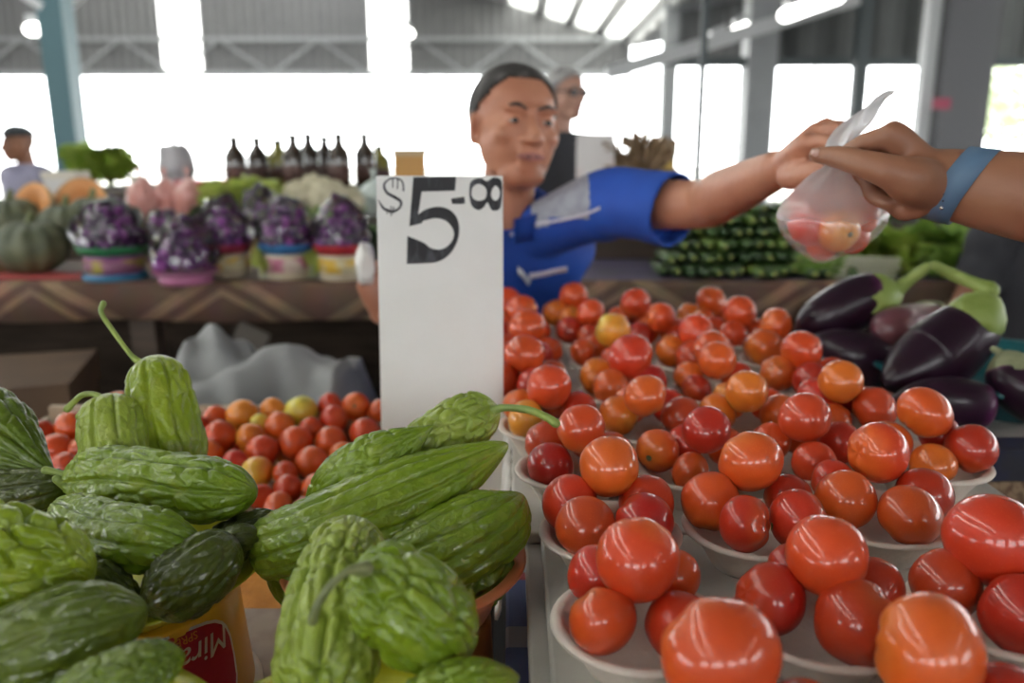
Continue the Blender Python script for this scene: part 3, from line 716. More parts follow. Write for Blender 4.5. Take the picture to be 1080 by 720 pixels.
# printed carton under the table edge: white and blue with red stripes
def carton_mat():
    m = mat('printed_carton', (.50,.50,.55), .6); N, L = m.node_tree.nodes, m.node_tree.links; b = N['Principled BSDF']
    tc = N.new('ShaderNodeTexCoord'); sx = N.new('ShaderNodeSeparateXYZ'); L.new(tc.outputs['Object'], sx.inputs[0])
    cr = N.new('ShaderNodeValToRGB'); cr.color_ramp.interpolation = 'CONSTANT'; E = cr.color_ramp.elements
    E[0].position = 0; E[0].color = (.02,.02,.035,1); E[1].position = .30; E[1].color = (.03,.035,.09,1)
    for p, c in ((.46,(.10,.14,.32,1)),(.72,(.45,.47,.55,1)),(.78,(.12,.16,.36,1)),(.93,(.5,.1,.1,1)),(.96,(.6,.6,.62,1))):
        e = E.new(p); e.color = c
    mr = N.new('ShaderNodeMapRange'); mr.inputs['From Min'].default_value = -.28; mr.inputs['From Max'].default_value = .28; L.new(sx.outputs['Y'], mr.inputs['Value']); L.new(mr.outputs[0], cr.inputs[0])
    # red dashed printing on the dark end
    wv = N.new('ShaderNodeTexWave'); wv.inputs['Scale'].default_value = 30; wv.bands_direction = 'Z'; wv.inputs['Distortion'].default_value = 6; wv.inputs['Detail Scale'].default_value = 6
    L.new(tc.outputs['Object'], wv.inputs['Vector'])
    lt = N.new('ShaderNodeMath'); lt.operation = 'LESS_THAN'; lt.inputs[1].default_value = .28; L.new(mr.outputs[0], lt.inputs[0])
    gt = N.new('ShaderNodeMath'); gt.operation = 'GREATER_THAN'; gt.inputs[1].default_value = .86; L.new(wv.outputs['Fac'], gt.inputs[0])
    mu = N.new('ShaderNodeMath'); mu.operation = 'MULTIPLY'; L.new(lt.outputs[0], mu.inputs[0]); L.new(gt.outputs[0], mu.inputs[1])
    mx = N.new('ShaderNodeMix'); mx.data_type = 'RGBA'; mx.inputs[7].default_value = (.5,.03,.05,1); L.new(cr.outputs[0], mx.inputs[6]); L.new(mu.outputs[0], mx.inputs[0]); L.new(mx.outputs[2], b.inputs['Base Color'])
    return m
ca = thing('printed_carton', box((-.006,.246,.46),(.45,.80,.754)), carton_mat(), 'blue and white printed carton with red marks under the tomato table edge', 'carton', smooth=False, origin=(.23,.52,.46))
bevel(ca, .003)
cu_ = thing('storage_crate', box((.03,.246,0),(.47,1.5,.458)), M_wood_dk, 'dark wooden crate on the floor under the printed carton', 'crate', smooth=False); bevel(cu_, .004)
# crumpled white foam block filling the gap along the table edge
Vf, Ff = [], []
nx, ny = 6, 40
for i in range(ny+1):
    for j in range(nx+1):
        y = .80 + .42*i/ny; a = j/nx
        x = -.016 + .016*a + .006*noise.noise(Vector((y*30, a*3, 1))); z = .665 + .125*min(1, .3+a) - (.02 if a < .2 else 0) + .012*noise.noise(Vector((y*22, a*5, 4)))
        Vf.append((x, y, min(z, .784)))
for i in range(ny):
    for j in range(nx):
        a = i*(nx+1)+j; Ff.append((a, a+1, a+nx+2, a+nx+1))
fb = thing('plastic_sheet', (Vf, Ff), M_foambox, 'crumpled white plastic sheet hanging over the tomato table edge', 'plastic sheet')
so = fb.modifiers.new('s', 'SOLIDIFY'); so.thickness = .003; so.offset = 1

# ================================================================== EGGPLANT TABLE
def tapa_mat(name, base, light, scale=9.0, ax=('X','Z')):
    """printed bark cloth: brown with paler chevrons and lines"""
    m = mat(name, base, .85, bump=.15, bscale=120); N, L = m.node_tree.nodes, m.node_tree.links; b = N['Principled BSDF']
    tc = N.new('ShaderNodeTexCoord'); sx = N.new('ShaderNodeSeparateXYZ'); L.new(tc.outputs['Object'], sx.inputs[0])
    def M(op, a, bb=None, c=None):
        n = N.new('ShaderNodeMath'); n.operation = op
        for k, v in enumerate((a, bb, c)):
            if v is None: continue
            if isinstance(v, (int, float)): n.inputs[k].default_value = v
            else: L.new(v, n.inputs[k])
        return n.outputs[0]
    tri = M('PINGPONG', sx.outputs['X'], .30)
    dd = M('ABSOLUTE', M('SUBTRACT', M('MULTIPLY', tri, .62), M('ADD', sx.outputs['Z'], .02)))
    ch = M('LESS_THAN', dd, .020)
    dd2 = M('ABSOLUTE', M('SUBTRACT', M('MULTIPLY', tri, .62), M('ADD', sx.outputs['Z'], .085)))
    ch2 = M('LESS_THAN', dd2, .012)
    f = M('MAXIMUM', ch, ch2)
    nz = N.new('ShaderNodeTexNoise'); nz.inputs['Scale'].default_value = 14; nz.inputs['Detail'].default_value = 4; L.new(tc.outputs['Object'], nz.inputs['Vector'])
    f = M('MULTIPLY', f, M('MULTIPLY_ADD', nz.outputs['Fac'], .8, .35))
    mx = N.new('ShaderNodeMix'); mx.data_type = 'RGBA'; mx.inputs[6].default_value = (*base,1); mx.inputs[7].default_value = (*light,1); L.new(f, mx.inputs[0])
    mx2 = N.new('ShaderNodeMix'); mx2.data_type = 'RGBA'; mx2.blend_type = 'MULTIPLY'; mx2.inputs[0].default_value = .5; L.new(mx.outputs[2], mx2.inputs[6]); L.new(nz.outputs['Color'], mx2.inputs[7])
    L.new(mx2.outputs[2], b.inputs['Base Color'])
    return m
M_tapa = tapa_mat('tapa_cloth', (.17,.095,.065), (.42,.27,.16))
M_tapa_dk = mat('dark_border_cloth', (.015,.017,.05), .8, col2=(.02,.02,.03), scale=30)
M_tapa_s = mat('brown_border_cloth', (.15,.085,.05), .85, col2=(.30,.20,.12), scale=60, detail=2, mixlo=.45, mixhi=.6)
M_teal = mat('teal_plastic', (.012,.12,.14), .35, coat=.1)
et = empty('eggplant_table', (.85,1.3,0), 'table beyond the tomatoes carrying the basin of eggplants', 'table')
bevel(mk('table_top', box((.585,1.03,.77),(1.20,1.60,.798)), M_wpaint, et, smooth=False), .003)
for x in (.63,1.15):
    for y in (1.08,1.55): bevel(mk('leg', box((x-.03,y-.03,0),(x+.03,y+.03,.77)), M_wood_dk, et, smooth=False), .004)
cl = thing('border_cloth', join(box((.60,1.016,.60),(1.19,1.024,.7985)), box((.60,1.016,.7986),(1.19,1.07,.8005))), M_tapa_dk, 'dark blue cloth with a brown printed band hanging off the eggplant table', 'cloth', smooth=False)
mk('printed_band', box((.60,1.0135,.715),(1.19,1.0158,.757)), M_tapa_s, cl, smooth=False)
eb = (.80,1.275)
thing('eggplant_basin', lathe([(0,0),(.15,0),(.16,.004),(.19,.045),(.205,.048),(.208,.054),(.203,.058),(.188,.055),(.15,.008),(0,.007)], 64, (eb[0],eb[1],.799)), M_teal, 'shallow teal basin holding the eggplants', 'basin')
M_egg = mat('eggplant_skin', (.018,.006,.015), .30, coat=.10, spec=.35, col2=(.030,.008,.024), scale=6)
def egg_mat():
    m = MATS['eggplant_skin']; N, L = m.node_tree.nodes, m.node_tree.links; b = N['Principled BSDF']
    src = b.inputs['Base Color'].links[0].from_socket
    at = N.new('ShaderNodeAttribute'); at.attribute_name = 'along'
    r = N.new('ShaderNodeMapRange'); r.inputs['From Min'].default_value = .22; r.inputs['From Max'].default_value = .02; L.new(at.outputs['Fac'], r.inputs['Value'])
    mx = N.new('ShaderNodeMix'); mx.data_type = 'RGBA'; mx.inputs[7].default_value = (.16,.03,.12,1); L.new(src, mx.inputs[6]); L.new(r.outputs[0], mx.inputs[0]); L.new(mx.outputs[2], b.inputs['Base Color'])
egg_mat()
M_egg_r = mat('eggplant_reddish_skin', (.13,.035,.055), .32, coat=.25, col2=(.20,.08,.08), scale=5)
M_caly = mat('eggplant_calyx', (.22,.30,.06), .5, col2=(.30,.38,.10), scale=25, bump=.2)
M_caly_g = mat('eggplant_calyx_dry', (.30,.32,.18), .6, col2=(.15,.18,.08), scale=25)
def eggplant(pts, rpx, label, stem=None, cal=True, mcal=None, sr=.010, skin_=None):
    """pts from the calyx end to the blossom end"""
    cs = [P(*p) for p in pts]; rw = [r*p[2]/F_PX for r, p in zip(rpx, pts)]
    NR, NS = 60, 40; S = catmull([list(c)+[r] for c, r in zip(cs, rw)], NR); cc, fr = frames([s[:3] for s in S])
    V, Fc, al = [], [], []
    for k in range(NR):
        t = k/(NR-1); tt = .5*(.5-.5*math.cos(PI*t)) + .5*t; x = tt*(NR-1); i = min(int(x), NR-2); fx = x-i
        c = cc[i].lerp(cc[i+1], fx); r = float(S[i][3]*(1-fx)+S[i+1][3]*fx)
        if tt < .16: r *= (1-(1-tt/.16)**2)**.5
        if tt > .72: r *= (max(0,1-((tt-.72)/.28)**2))**.5
        T, s, b = fr[i]
        for j in range(NS):
            a = 2*PI*j/NS; rr = r*(1+.025*math.cos(3*a+k*.02)); V.append(c+s*rr*math.cos(a)+b*rr*math.sin(a)); al.append(tt)
    for k in range(NR-1):
        for j in range(NS):
            i = (j+1) % NS; Fc.append((k*NS+j,k*NS+i,(k+1)*NS+i,(k+1)*NS+j))
    Fc.append(tuple(range(NS))[::-1]); Fc.append(tuple((NR-1)*NS+j for j in range(NS)))
    o = thing('eggplant', (V,Fc), skin_ or M_egg, label, 'eggplant', 'eggplants in the teal basin')
    at = o.data.attributes.new('along', 'FLOAT', 'POINT'); at.data.foreach_set('value', al)
    if cal:
        ax = (cc[8]-cc[0]).normalized(); r0 = max(rw[0], rw[1]*.8); V, Fc = [], []
        NS = 40; T, s, b = fr[0]
        for k, (z, rr) in enumerate(((-.75,.26),(-.55,.55),(-.20,.90),(.30,1.08),(.85,1.12))):
            for j in range(NS):
                a = 2*PI*j/NS; lob = .30*math.cos(5*a) if k == 4 else (.12*math.cos(5*a) if k == 3 else 0)
                V.append(cc[0] + T*(r0*(z+lob+.25)) + (s*math.cos(a)+b*math.sin(a))*(r0*rr*1.02))
        for k in range(4):
            for j in range(NS):
                i = (j+1) % NS; Fc.append((k*NS+j,k*NS+i,(k+1)*NS+i,(k+1)*NS+j))
        Fc.append(tuple(range(NS))[::-1])
        c_ = mk('calyx', (V,Fc), mcal or M_caly, o); c_['label'] = 'green calyx'
        so = c_.modifiers.new('s','SOLIDIFY'); so.thickness = .003
        if stem: mk('stem', tube([P(*q) for q in stem], [sr*1.5]+[sr]*(len(stem)-2)+[sr*.8], 24, 12), mcal or M_caly, o)['label'] = 'green stem'
    return o
eggplant([(938,310,1.44),(905,318,1.45),(868,338,1.46),(838,356,1.47)], [24,28,26,15], 'eggplant with purple shoulder lying across the back of the teal basin', [(945,306,1.43),(958,296,1.42),(972,286,1.41),(978,281,1.405)])
eggplant([(1040,322,1.235),(1020,346,1.245),(980,380,1.25),(932,406,1.22)], [18,33,38,20], 'largest eggplant with a thick curved green stem', [(1043,306,1.235),(1028,299,1.25),(1008,291,1.28),(986,280,1.285)], sr=.010)
eggplant([(985,338,1.50),(958,344,1.40),(929,349,1.335)], [20,24,24], 'eggplant showing its round reddish end between the other two', None, True, M_caly_g, skin_=M_egg_r)
eggplant([(950,380,1.40),(905,378,1.37),(850,362,1.40)], [24,30,20], 'dark eggplant underneath the purple-shouldered one', None, False)
eggplant([(1062,382,1.17),(1075,405,1.16),(1130,440,1.14)], [20,30,30], 'dark eggplant at the basin edge with a dry grey calyx', [(1062,380,1.17),(1055,372,1.175),(1048,368,1.18)], True, M_caly_g, .006)
eggplant([(1050,430,1.15),(1000,424,1.16),(940,425,1.18)], [22,28,18], 'black eggplant lowest at the front of the basin', None, False)

# ================================================================== BAG OF TOMATOES
def bag_mat():
    m = bpy.data.materials.new('thin_white_plastic'); m.use_nodes = True; N, L = m.node_tree.nodes, m.node_tree.links; N.clear()
    out = N.new('ShaderNodeOutputMaterial'); tr = N.new('ShaderNodeBsdfTransparent'); tl_ = N.new('ShaderNodeBsdfTranslucent'); df = N.new('ShaderNodeBsdfDiffuse'); gl = N.new('ShaderNodeBsdfGlossy')
    tl_.inputs[0].default_value = df.inputs[0].default_value = (.97,.96,.97,1); gl.inputs['Roughness'].default_value = .22
    nz = N.new('ShaderNodeTexNoise'); nz.inputs['Scale'].default_value = 26; tc = N.new('ShaderNodeTexCoord'); L.new(tc.outputs['Object'], nz.inputs['Vector'])
    a = N.new('ShaderNodeMixShader'); a.inputs[0].default_value = .28; L.new(tl_.outputs[0], a.inputs[1]); L.new(df.outputs[0], a.inputs[2])
    b = N.new('ShaderNodeMixShader'); b.inputs[0].default_value = .22; L.new(a.outputs[0], b.inputs[1]); L.new(gl.outputs[0], b.inputs[2])
    # where the film is gathered at the neck it is thicker and whiter
    sx = N.new('ShaderNodeSeparateXYZ'); L.new(tc.outputs['Object'], sx.inputs[0])
    r = N.new('ShaderNodeMapRange'); r.inputs['From Min'].default_value = .042; r.inputs['From Max'].default_value = .092; r.interpolation_type = 'SMOOTHSTEP'; r.inputs['To Min'].default_value = .25; r.inputs['To Max'].default_value = .94; L.new(sx.outputs['Z'], r.inputs['Value'])
    ad = N.new('ShaderNodeMath'); ad.operation = 'MULTIPLY_ADD'; ad.inputs[1].default_value = .3; ad.inputs[2].default_value = -.15; L.new(nz.outputs['Fac'], ad.inputs[0])
    sm_ = N.new('ShaderNodeMath'); sm_.operation = 'ADD'; sm_.use_clamp = True; L.new(r.outputs[0], sm_.inputs[0]); L.new(ad.outputs[0], sm_.inputs[1])
    c = N.new('ShaderNodeMixShader'); L.new(sm_.outputs[0], c.inputs[0]); L.new(tr.outputs[0], c.inputs[1]); L.new(b.outputs[0], c.inputs[2]); L.new(c.outputs[0], out.inputs[0])
    return m
BD = .985
rows = [(884,150,7,.6),(887,163,9,.8),(886,176,18,.9),(882,192,33,.9),(879,208,45,.9),(878,224,51,.9),(877,238,50,.9),(874,252,43,.88),(870,264,29,.8),(867,272,15,.6),(864,277,6,.5)]
V, Fc = [], []; NS = 72
S = catmull([list(P(x,y,BD)) + [r*BD/F_PX, q] for x, y, r, q in rows], 60)
for k, s in enumerate(S):
    t = k/59
    for j in range(NS):
        a = 2*PI*j/NS; fold = (.16*math.exp(-((t-.12)/.2)**2)*math.cos(9*a+6*t) + .05*noise.noise(Vector((math.cos(a)*3, math.sin(a)*3, t*5))) + .10*math.exp(-((t-.95)/.12)**2)*math.cos(4*a))
        ang = .07*max(0, math.cos(a-.12))**8*math.exp(-((t-.50)/.16)**2) + .05*max(0, math.cos(a-PI))**8*math.exp(-((t-.55)/.2)**2)
        r = s[3]*(1+fold+ang*2)
        V.append((s[0]+r*math.cos(a), s[1]+r*s[4]*math.sin(a)*1.02, s[2]))
for k in range(59):
    for j in range(NS):
        i = (j+1) % NS; Fc.append((k*NS+j,k*NS+i,(k+1)*NS+i,(k+1)*NS+j))
Fc.append(tuple(59*NS+j for j in range(NS)))
M_bag = bag_mat()
bag = thing('plastic_bag', (V,Fc), M_bag, 'thin white plastic bag of tomatoes passed between two hands', 'plastic bag')
# the gathered mouth above the hands
V, Fc = [], []
tr_ = [(886,160,10,.6,0),(890,150,19,.6,0),(895,138,28,.5,2),(903,124,28,.4,4),(918,112,20,.3,6),(938,101,8,.2,4)]
S = catmull([list(P(x,y,BD-.005)) + [r*BD/F_PX, q, tl2] for x,y,r,q,tl2 in tr_], 30)
for k, s in enumerate(S):
    for j in range(36):
        a = 2*PI*j/36; r = s[3]*(1+.25*math.cos(5*a+k*.15)); V.append((s[0]+r*math.cos(a)*.75, s[1]+r*s[4]*math.sin(a), s[2]+r*math.cos(a)*.55+.15*r*math.sin(3*a)))
for k in range(29):
    for j in range(36):
        i = (j+1) % 36; Fc.append((k*36+j,k*36+i,(k+1)*36+i,(k+1)*36+j))
Fc.append(tuple(29*36+j for j in range(36)))
mk('bag_mouth', (V,Fc), M_bag, bag)['label'] = 'gathered white mouth of the bag'
for (px,py,d,r,col,st,sc_,lab) in ((884,243,BD-.012,.0265,'orange',(.25,-.95,-.12),True,'orange tomato with a stem scar showing in the plastic bag'),
    (852,238,BD+.004,.0255,'red',None,False,'red tomato in the plastic bag near the reaching hand'),(907,228,BD+.010,.0245,'orange-red',None,False,'tomato in the plastic bag near the watch wearer'),
    (874,208,BD+.022,.024,'orange-red',None,False,'topmost tomato inside the plastic bag'),(868,257,BD+.026,.021,'red',None,False,'lowest tomato at the back of the plastic bag'),(900,250,BD+.016,.0215,'red',None,False,'red tomato at the lower corner of the plastic bag'),(848,214,BD+.018,.020,'red',None,False,'upper tomato in the bag beneath the seller thumb')):
    tomato(P(px,py,d), r, col, lab, 'tomatoes in the plastic bag', var=0, stem=st, scar=sc_)
# ================================================================== THE MARKET HALL
ROOF_GAPS = [[(-9,-8),(-5.4,-4.8)], [], [(7.0,7.8)]]
M_floor = mat('concrete_floor', (.10,.095,.09), .7, col2=(.075,.07,.065), scale=2.5, detail=6)
M_grey = mat('grey_sheet_metal', (.16,.16,.162), .5, col2=(.145,.145,.147), scale=3)
M_roof = mat('roof_sheet', (.42,.43,.44), .5, col2=(.38,.39,.40), scale=3)
M_steel = mat('grey_steel', (.30,.31,.32), .45, col2=(.27,.28,.29), scale=4)
M_steel_d = mat('dark_steel', (.06,.075,.08), .5)
M_steel_g = mat('green_steel', (.06,.13,.15), .45)
M_steel_l = mat('light_steel', (.55,.56,.57), .4)
M_sky_sheet = bpy.data.materials.new('translucent_roof_sheet'); M_sky_sheet.use_nodes = True
n_ = M_sky_sheet.node_tree; n_.nodes.clear(); o_ = n_.nodes.new('ShaderNodeOutputMaterial'); t_ = n_.nodes.new('ShaderNodeBsdfTranslucent'); t_.inputs[0].default_value = (.97,.97,.92,1)
tr2 = n_.nodes.new('ShaderNodeBsdfTransparent'); tr2.inputs[0].default_value = (1,1,.97,1); ms = n_.nodes.new('ShaderNodeMixShader'); ms.inputs[0].default_value = .5
n_.links.new(t_.outputs[0], ms.inputs[1]); n_.links.new(tr2.outputs[0], ms.inputs[2]); n_.links.new(ms.outputs[0], o_.inputs[0])
struct('floor', box((-16,-9,-.05),(14,20.5,0)), M_floor)
M_out = mat('pale_yard', (.55,.54,.50), .9)
struct('ground', box((-60,-60,-.12),(60,90,-.06)), M_out)
YB = 20.
def wx(px, y, py=80): return PY(px, py, y).x
def wz(py, y): return PY(540, py, y).z
# back wall of ribbed sheet with two translucent strips; open below its lower edge
zb = wz(81, YB); 
def ribbed(x0, x1, z0, z1, y, pitch=.22, dep=.03):
    V, Fc = [], []; n = max(2, int((x1-x0)/pitch*4)); 
    for i in range(n+1):
        x = x0+(x1-x0)*i/n; yy = y + (dep if (i//2) % 2 else 0); V += [(x,yy,z0),(x,yy,z1)]
    for i in range(n): Fc.append((2*i,2*i+2,2*i+3,2*i+1))
    return V, Fc
xs = [-16, wx(170,YB,40), wx(211,YB,40), wx(390,YB,40), wx(430,YB,40), wx(665,YB)]
for i in range(5):
    if i in (1,3): struct('wall_back_translucent_panel', ribbed(xs[i],xs[i+1],zb,6.6,YB), M_sky_sheet)
    else: struct('wall_back', ribbed(xs[i],xs[i+1],zb,6.6 if i < 4 else 6.2,YB), M_grey)
# truss of flat bars in front of the sheet
zt2 = wz(41, YB-.2)
tv = [bar((-16,YB-.2,zt2),(xs[5],YB-.2,zt2),.06,.10), bar((-16,YB-.2,zb+.06),(xs[5],YB-.2,zb+.06),.06,.12)]
x = -16.; k = 0
while x < xs[5]-1:
    tv.append(bar((x,YB-.2,zb+.05 if k % 2 else zt2),(x+1.15,YB-.2,zt2 if k % 2 else zb+.05),.05,.06)); x += 1.15; k += 1
struct('beam_truss', join(*tv), M_steel)
# main roof: rises from the eave behind to the ridge, open sides
def slab(pts, th=.04):
    V = list(pts) + [(x,y,z+th) for x,y,z in pts]; n = len(pts)
    return V, [tuple(range(n)), tuple(range(n,2*n))[::-1]] + [(i,i+n,(i+1)%n+n,(i+1)%n) for i in range(n)]
vx, vz = wx(665,YB,45), wz(45,YB)
gx, gz = wx(500,YB,-8), wz(-8,YB)
sl = (gz-vz)/(gx-vx)
def zl(x): return vz + sl*(x-vx)
def strips(name, x0, x1, zf_, gaps, y0, y1):
    """a roof sheet between x0 and x1 with translucent strips; gaps lists (xa, xb) of the strips"""
    e = [x0] + [v for g in gaps for v in g] + [x1]
    for i in range(len(e)-1):
        p, q_ = e[i], e[i+1]
        struct('ceiling_translucent_strip' if i % 2 else name, slab([(p,y0,zf_(p)),(q_,y0,zf_(q_)),(q_,y1,zf_(q_)),(p,y1,zf_(p))], .03), M_sky_sheet if i % 2 else M_roof)
strips('ceiling_main_roof', -16, gx-1.6, lambda x: 6.7, ROOF_GAPS[0], -9, 21)
# slope running down to the valley with a row of skylights along the gable
sk = [(538,564),(577,598),(609,630),(642,659)]
y_sk0 = 15.5
strips('ceiling_slope', gx-1.6, vx, zl, ROOF_GAPS[1], -9, y_sk0-3)
edges = [gx-1.6]
for a, b in sk: edges += [wx(a,YB-1), wx(b,YB-1)]
edges += [vx]
for i in range(len(edges)-1):
    a, b = edges[i], edges[i+1]
    struct('ceiling_skylight' if i % 2 else 'ceiling_sheet', slab([(a,y_sk0-3,zl(a)),(b,y_sk0-3,zl(b)),(b,YB,zl(b)),(a,YB,zl(a))], .02), M_sky_sheet if i % 2 else M_roof)
# second roof rising from the valley
rx1 = 14.; rz1 = vz + .20*(rx1-vx)
strips('ceiling_side_roof', vx, rx1, lambda x: vz + .20*(x-vx), ROOF_GAPS[2], -9, 21)
struct('beam_valley_gutter', bar((vx,-9,vz-.02),(vx,20,vz-.02),.14,.12), M_steel_l)
pv = []
for y in np.arange(6, 20, 1.5): struct('beam_purlin', bar((vx,y,vz-.10),(rx1,y,rz1-.10),.07,.14), M_steel)
for x in (4.6, 6.4, 8.4): struct('beam_rafter', bar((x,0,vz+.20*(x-vx)-.22),(x,20,vz+.20*(x-vx)-.22),.10,.16), M_steel_l)
# right-hand side wall: ribbed fascia over open bays, with columns
YR = 12.
zf = wz(66, YR)
struct('wall_right_fascia', ribbed(wx(800,YR), 14, zf, zf+3.2, YR+.05, .55, .10), mat('dark_fascia', (.085,.09,.09), .6, col2=(.10,.105,.105), scale=2))
struct('wall_right_fascia_inner', ribbed(wx(699,YR+3.2), wx(806,YR+3.2), wz(63,YR+3.2), wz(63,YR+3.2)+2.2, YR+3.2, .5, .06), M_grey)
struct('beam_fascia_edge', bar((wx(700,YR),YR-.05,zf),(14,YR-.05,zf),.16,.12), M_steel_d)
def column(a, b, y, m, top=-60, name='column'):
    x0, x1 = wx(a,y,100), wx(b,y,100)
    o = struct(name, box((x0,y-(x1-x0)/2,0),(x1,y+(x1-x0)/2,min(wz(top,y),4.4))), m); return o
column(697,712,YR+3,M_steel); column(783,813,YR,M_steel); column(898,911,YR-.6,M_steel_d)
column(979,1030,YR-4,mat('column_grey', (.13,.13,.14), .6)); column(968,981,YR-4.1,M_steel_l)
column(736,743,7.,M_steel_d)
st = thing('sticker', box((wx(994,7.4,108),7.56,wz(114,7.4)),(wx(1013,7.4,108),7.575,wz(102,7.4))), mat('sticker_red', (.40,.06,.11), .5), 'small red sticker on the thick grey column', 'sticker', smooth=False)
# tie beam climbing across the side bay
struct('beam_tie', bar(PY(640,78,10.5), PY(905,-2,10.5), .10, .16), M_steel_l)
# green post at the far end with a light brace beside it
yg = 9.
struct('column_green', bar(Vector((wx(75,yg,150),yg,0)), PY(52,-40,yg), .26, .26), M_steel_g)
struct('column_light', bar(PY(82,160,yg+.6), PY(66,-30,yg+.6), .12, .12), M_steel_l)
struct('beam_brace', bar(PY(64,12,yg+.5), PY(92,-14,yg+.5), .10,.10), M_steel_l)
struct('beam_brace', bar(PY(46,8,yg-.1), PY(18,-10,yg-.1), .08,.08), M_steel_l)
# lamps
M_tube = emit('lamp_glow', (1,.99,.95), 9)
def lamp(a, b, w, label, y):
    A, B_ = PY(*a, y), PY(*b, y); r = empty('fluorescent_lamp', (A+B_)/2, label, 'lamp', 'fluorescent lamps under the roof')
    mk('tube', tube([A, B_], w, 12, 12, smooth=False), M_tube, r)
    for E_ in (A.lerp(B_,.2), A.lerp(B_,.8)):
        zr = 6.68 if E_.x < gx-1.6 else (zl(E_.x) if E_.x < vx else vz+.20*(E_.x-vx)) - .01
        mk('hanger', tube([E_+Vector((0,0,w*2)), Vector((E_.x,E_.y,zr))], .008, 2, 6, smooth=False), M_steel_d, r)
    mk('housing', bar(A+Vector((0,0,w*1.6)), B_+Vector((0,0,w*1.6)), w*2.6, w*1.2), M_steel_l, r, smooth=False)
lamp((828,16),(884,-4),.06,'long lit tube lamp under the side roof, brightest',8)
lamp((748,46),(764,39),.075,'short lit lamp below the tie beam, first of the pair',12)
lamp((774,36),(784,29),.075,'short lit lamp beside the dark post, upper of the pair',10.6)
lamp((716,56),(730,50),.05,'dim small lamp between the bright bay and the dark post',14)
lamp((32,31),(47,31),.07,'lit lamp beside the green post',10)
lamp((428,30),(433,36),.07,'round lit lamp beside the second translucent strip',18)
# the hall's unseen sides: a wall behind with three open bays, added to limit front light; fascias over the open flanks
for a_, b_ in ((-16,-10),(-6.0,-4.6),(-1.0,.6),(3.8,5.2),(9.5,14)): struct('wall_front_unseen', box((a_,-9.2,0),(b_,-9,6.7)), M_grey)
struct('wall_front_unseen_lintel', box((-16,-9.2,4.3),(14,-9.05,6.7)), M_grey); struct('wall_front_unseen_sill', box((-16,-9.2,0),(14,-9.05,2.4)), M_grey)
struct('wall_left_fascia', box((-16.2,-9,3.0),(-16,20,6.7)), M_grey); struct('wall_left_base', box((-16.2,-9,0),(-16,20,.9)), M_grey)
struct('wall_right_side', box((14,-9,3.0),(14.2,12,6.7)), M_grey); struct('wall_right_base', box((14,-9,0),(14.2,12,.9)), M_grey)
for y_ in (-5,-1,3,7,11):
    struct('column_left_side', box((-16.1,y_-.15,0),(-15.8,y_+.15,6.7)), M_steel); struct('column_right_side', box((13.8,y_-.15,0),(14.1,y_+.15,6.7)), M_steel)
# trees outside beyond the open bays
M_leaf_out = mat('tree_leaves', (.60,.68,.46), .6, col2=(.70,.75,.58), scale=3)
M_bark = mat('tree_bark', (.14,.10,.07), .9)
def tree(x, y, h, r, label, seed):
    q = random.Random(seed); t = empty('tree', (x,y,-.06), label, 'tree', 'trees beyond the hall')
    mk('trunk', tube([(x,y,-.06),(x+.1,y,h*.5),(x,y,h*.8)], [.18,.14,.08], 12, 10), M_bark, t)
    V, Fc = [], []
    for _ in range(900):
        a, b = q.uniform(0,2*PI), q.uniform(-1,1); rr = r*(q.random()**.4); c = Vector((x+rr*math.cos(a)*(1-b*b)**.5, y+rr*math.sin(a)*(1-b*b)**.5, h*.85+rr*b*.8))
        u = Vector((q.uniform(-1,1),q.uniform(-1,1),q.uniform(-.6,.6))).normalized(); w = u.orthogonal().normalized()*.13; u *= .3; i = len(V)
        V += [c-u, c+w, c+u, c-w]; Fc.append((i,i+1,i+2,i+3))
    mk('crown', (V,Fc), M_leaf_out, t, smooth=False)
tree(14.9,24,3.6,2.2,'leafy green tree seen through the bay past the thick column',1)

# ================================================================== FAR STALL
M_tb = mat('stall_boards', (.09,.06,.042), .7, col2=(.06,.042,.03), scale=4, stretch=(1,8,8))
M_paleedge = mat('stall_top_sheet', (.30,.25,.23), .5, col2=(.24,.20,.18), scale=6)
M_purple_edge = mat('purple_sheet', (.13,.11,.20), .5, col2=(.10,.09,.12), scale=8)
YF = 2.50
def stall(x0, x1, label, cloth_label, m_top, deep=True):
    t = empty('market_stall', ((x0+x1)/2, 3.2, 0), label, 'stall')
    mk('counter_top', box((x0,YF+.022,.765),(x1,3.10,.795)), m_top, t, smooth=False)
    mk('middle_tier', box((x0,3.105,.70),(x1,3.795,.92)), M_tb, t, smooth=False)
    if deep: mk('back_tier', box((x0,3.80,.70),(x1,5.0,1.02)), M_tb, t, smooth=False)
    for x in (x0+.1, (x0+x1)/2, x1-.1):
        for y in (2.62,4.9 if deep else 3.7): mk('leg', box((x-.04,y-.04,0),(x+.04,y+.04,.765)), M_tb, t, smooth=False)
    mk('back_panel', box((x0,3.05,.05),(x1,3.09,.70)), M_wood_dk, t, smooth=False)
    z0 = PY(540,339,YF).z
    V, Fc = [], []; n = int((x1-x0)/.03)
    for i in range(n+1):
        x = x0+(x1-x0)*i/n; yy = YF + .006*math.sin(x*14)+.004*math.sin(x*37)
        V += [(x,yy+.004,z0+.006*math.sin(x*9)),(x,yy,.78),(x,YF+.006,.7985),(x,YF+.05,.7985)]
    for i in range(n):
        for k in range(3): Fc.append((4*i+k,4*i+4+k,4*i+5+k,4*i+1+k))
    c = thing('tapa_cloth', (V,Fc), M_tapa, cloth_label, 'cloth'); 
    so = c.modifiers.new('s','SOLIDIFY'); so.thickness = .002
    return t
stall(-2.3, -.12, 'long far stall with tubs of purple onions and squash', 'brown bark cloth with pale chevrons edging the onion stall', M_paleedge)
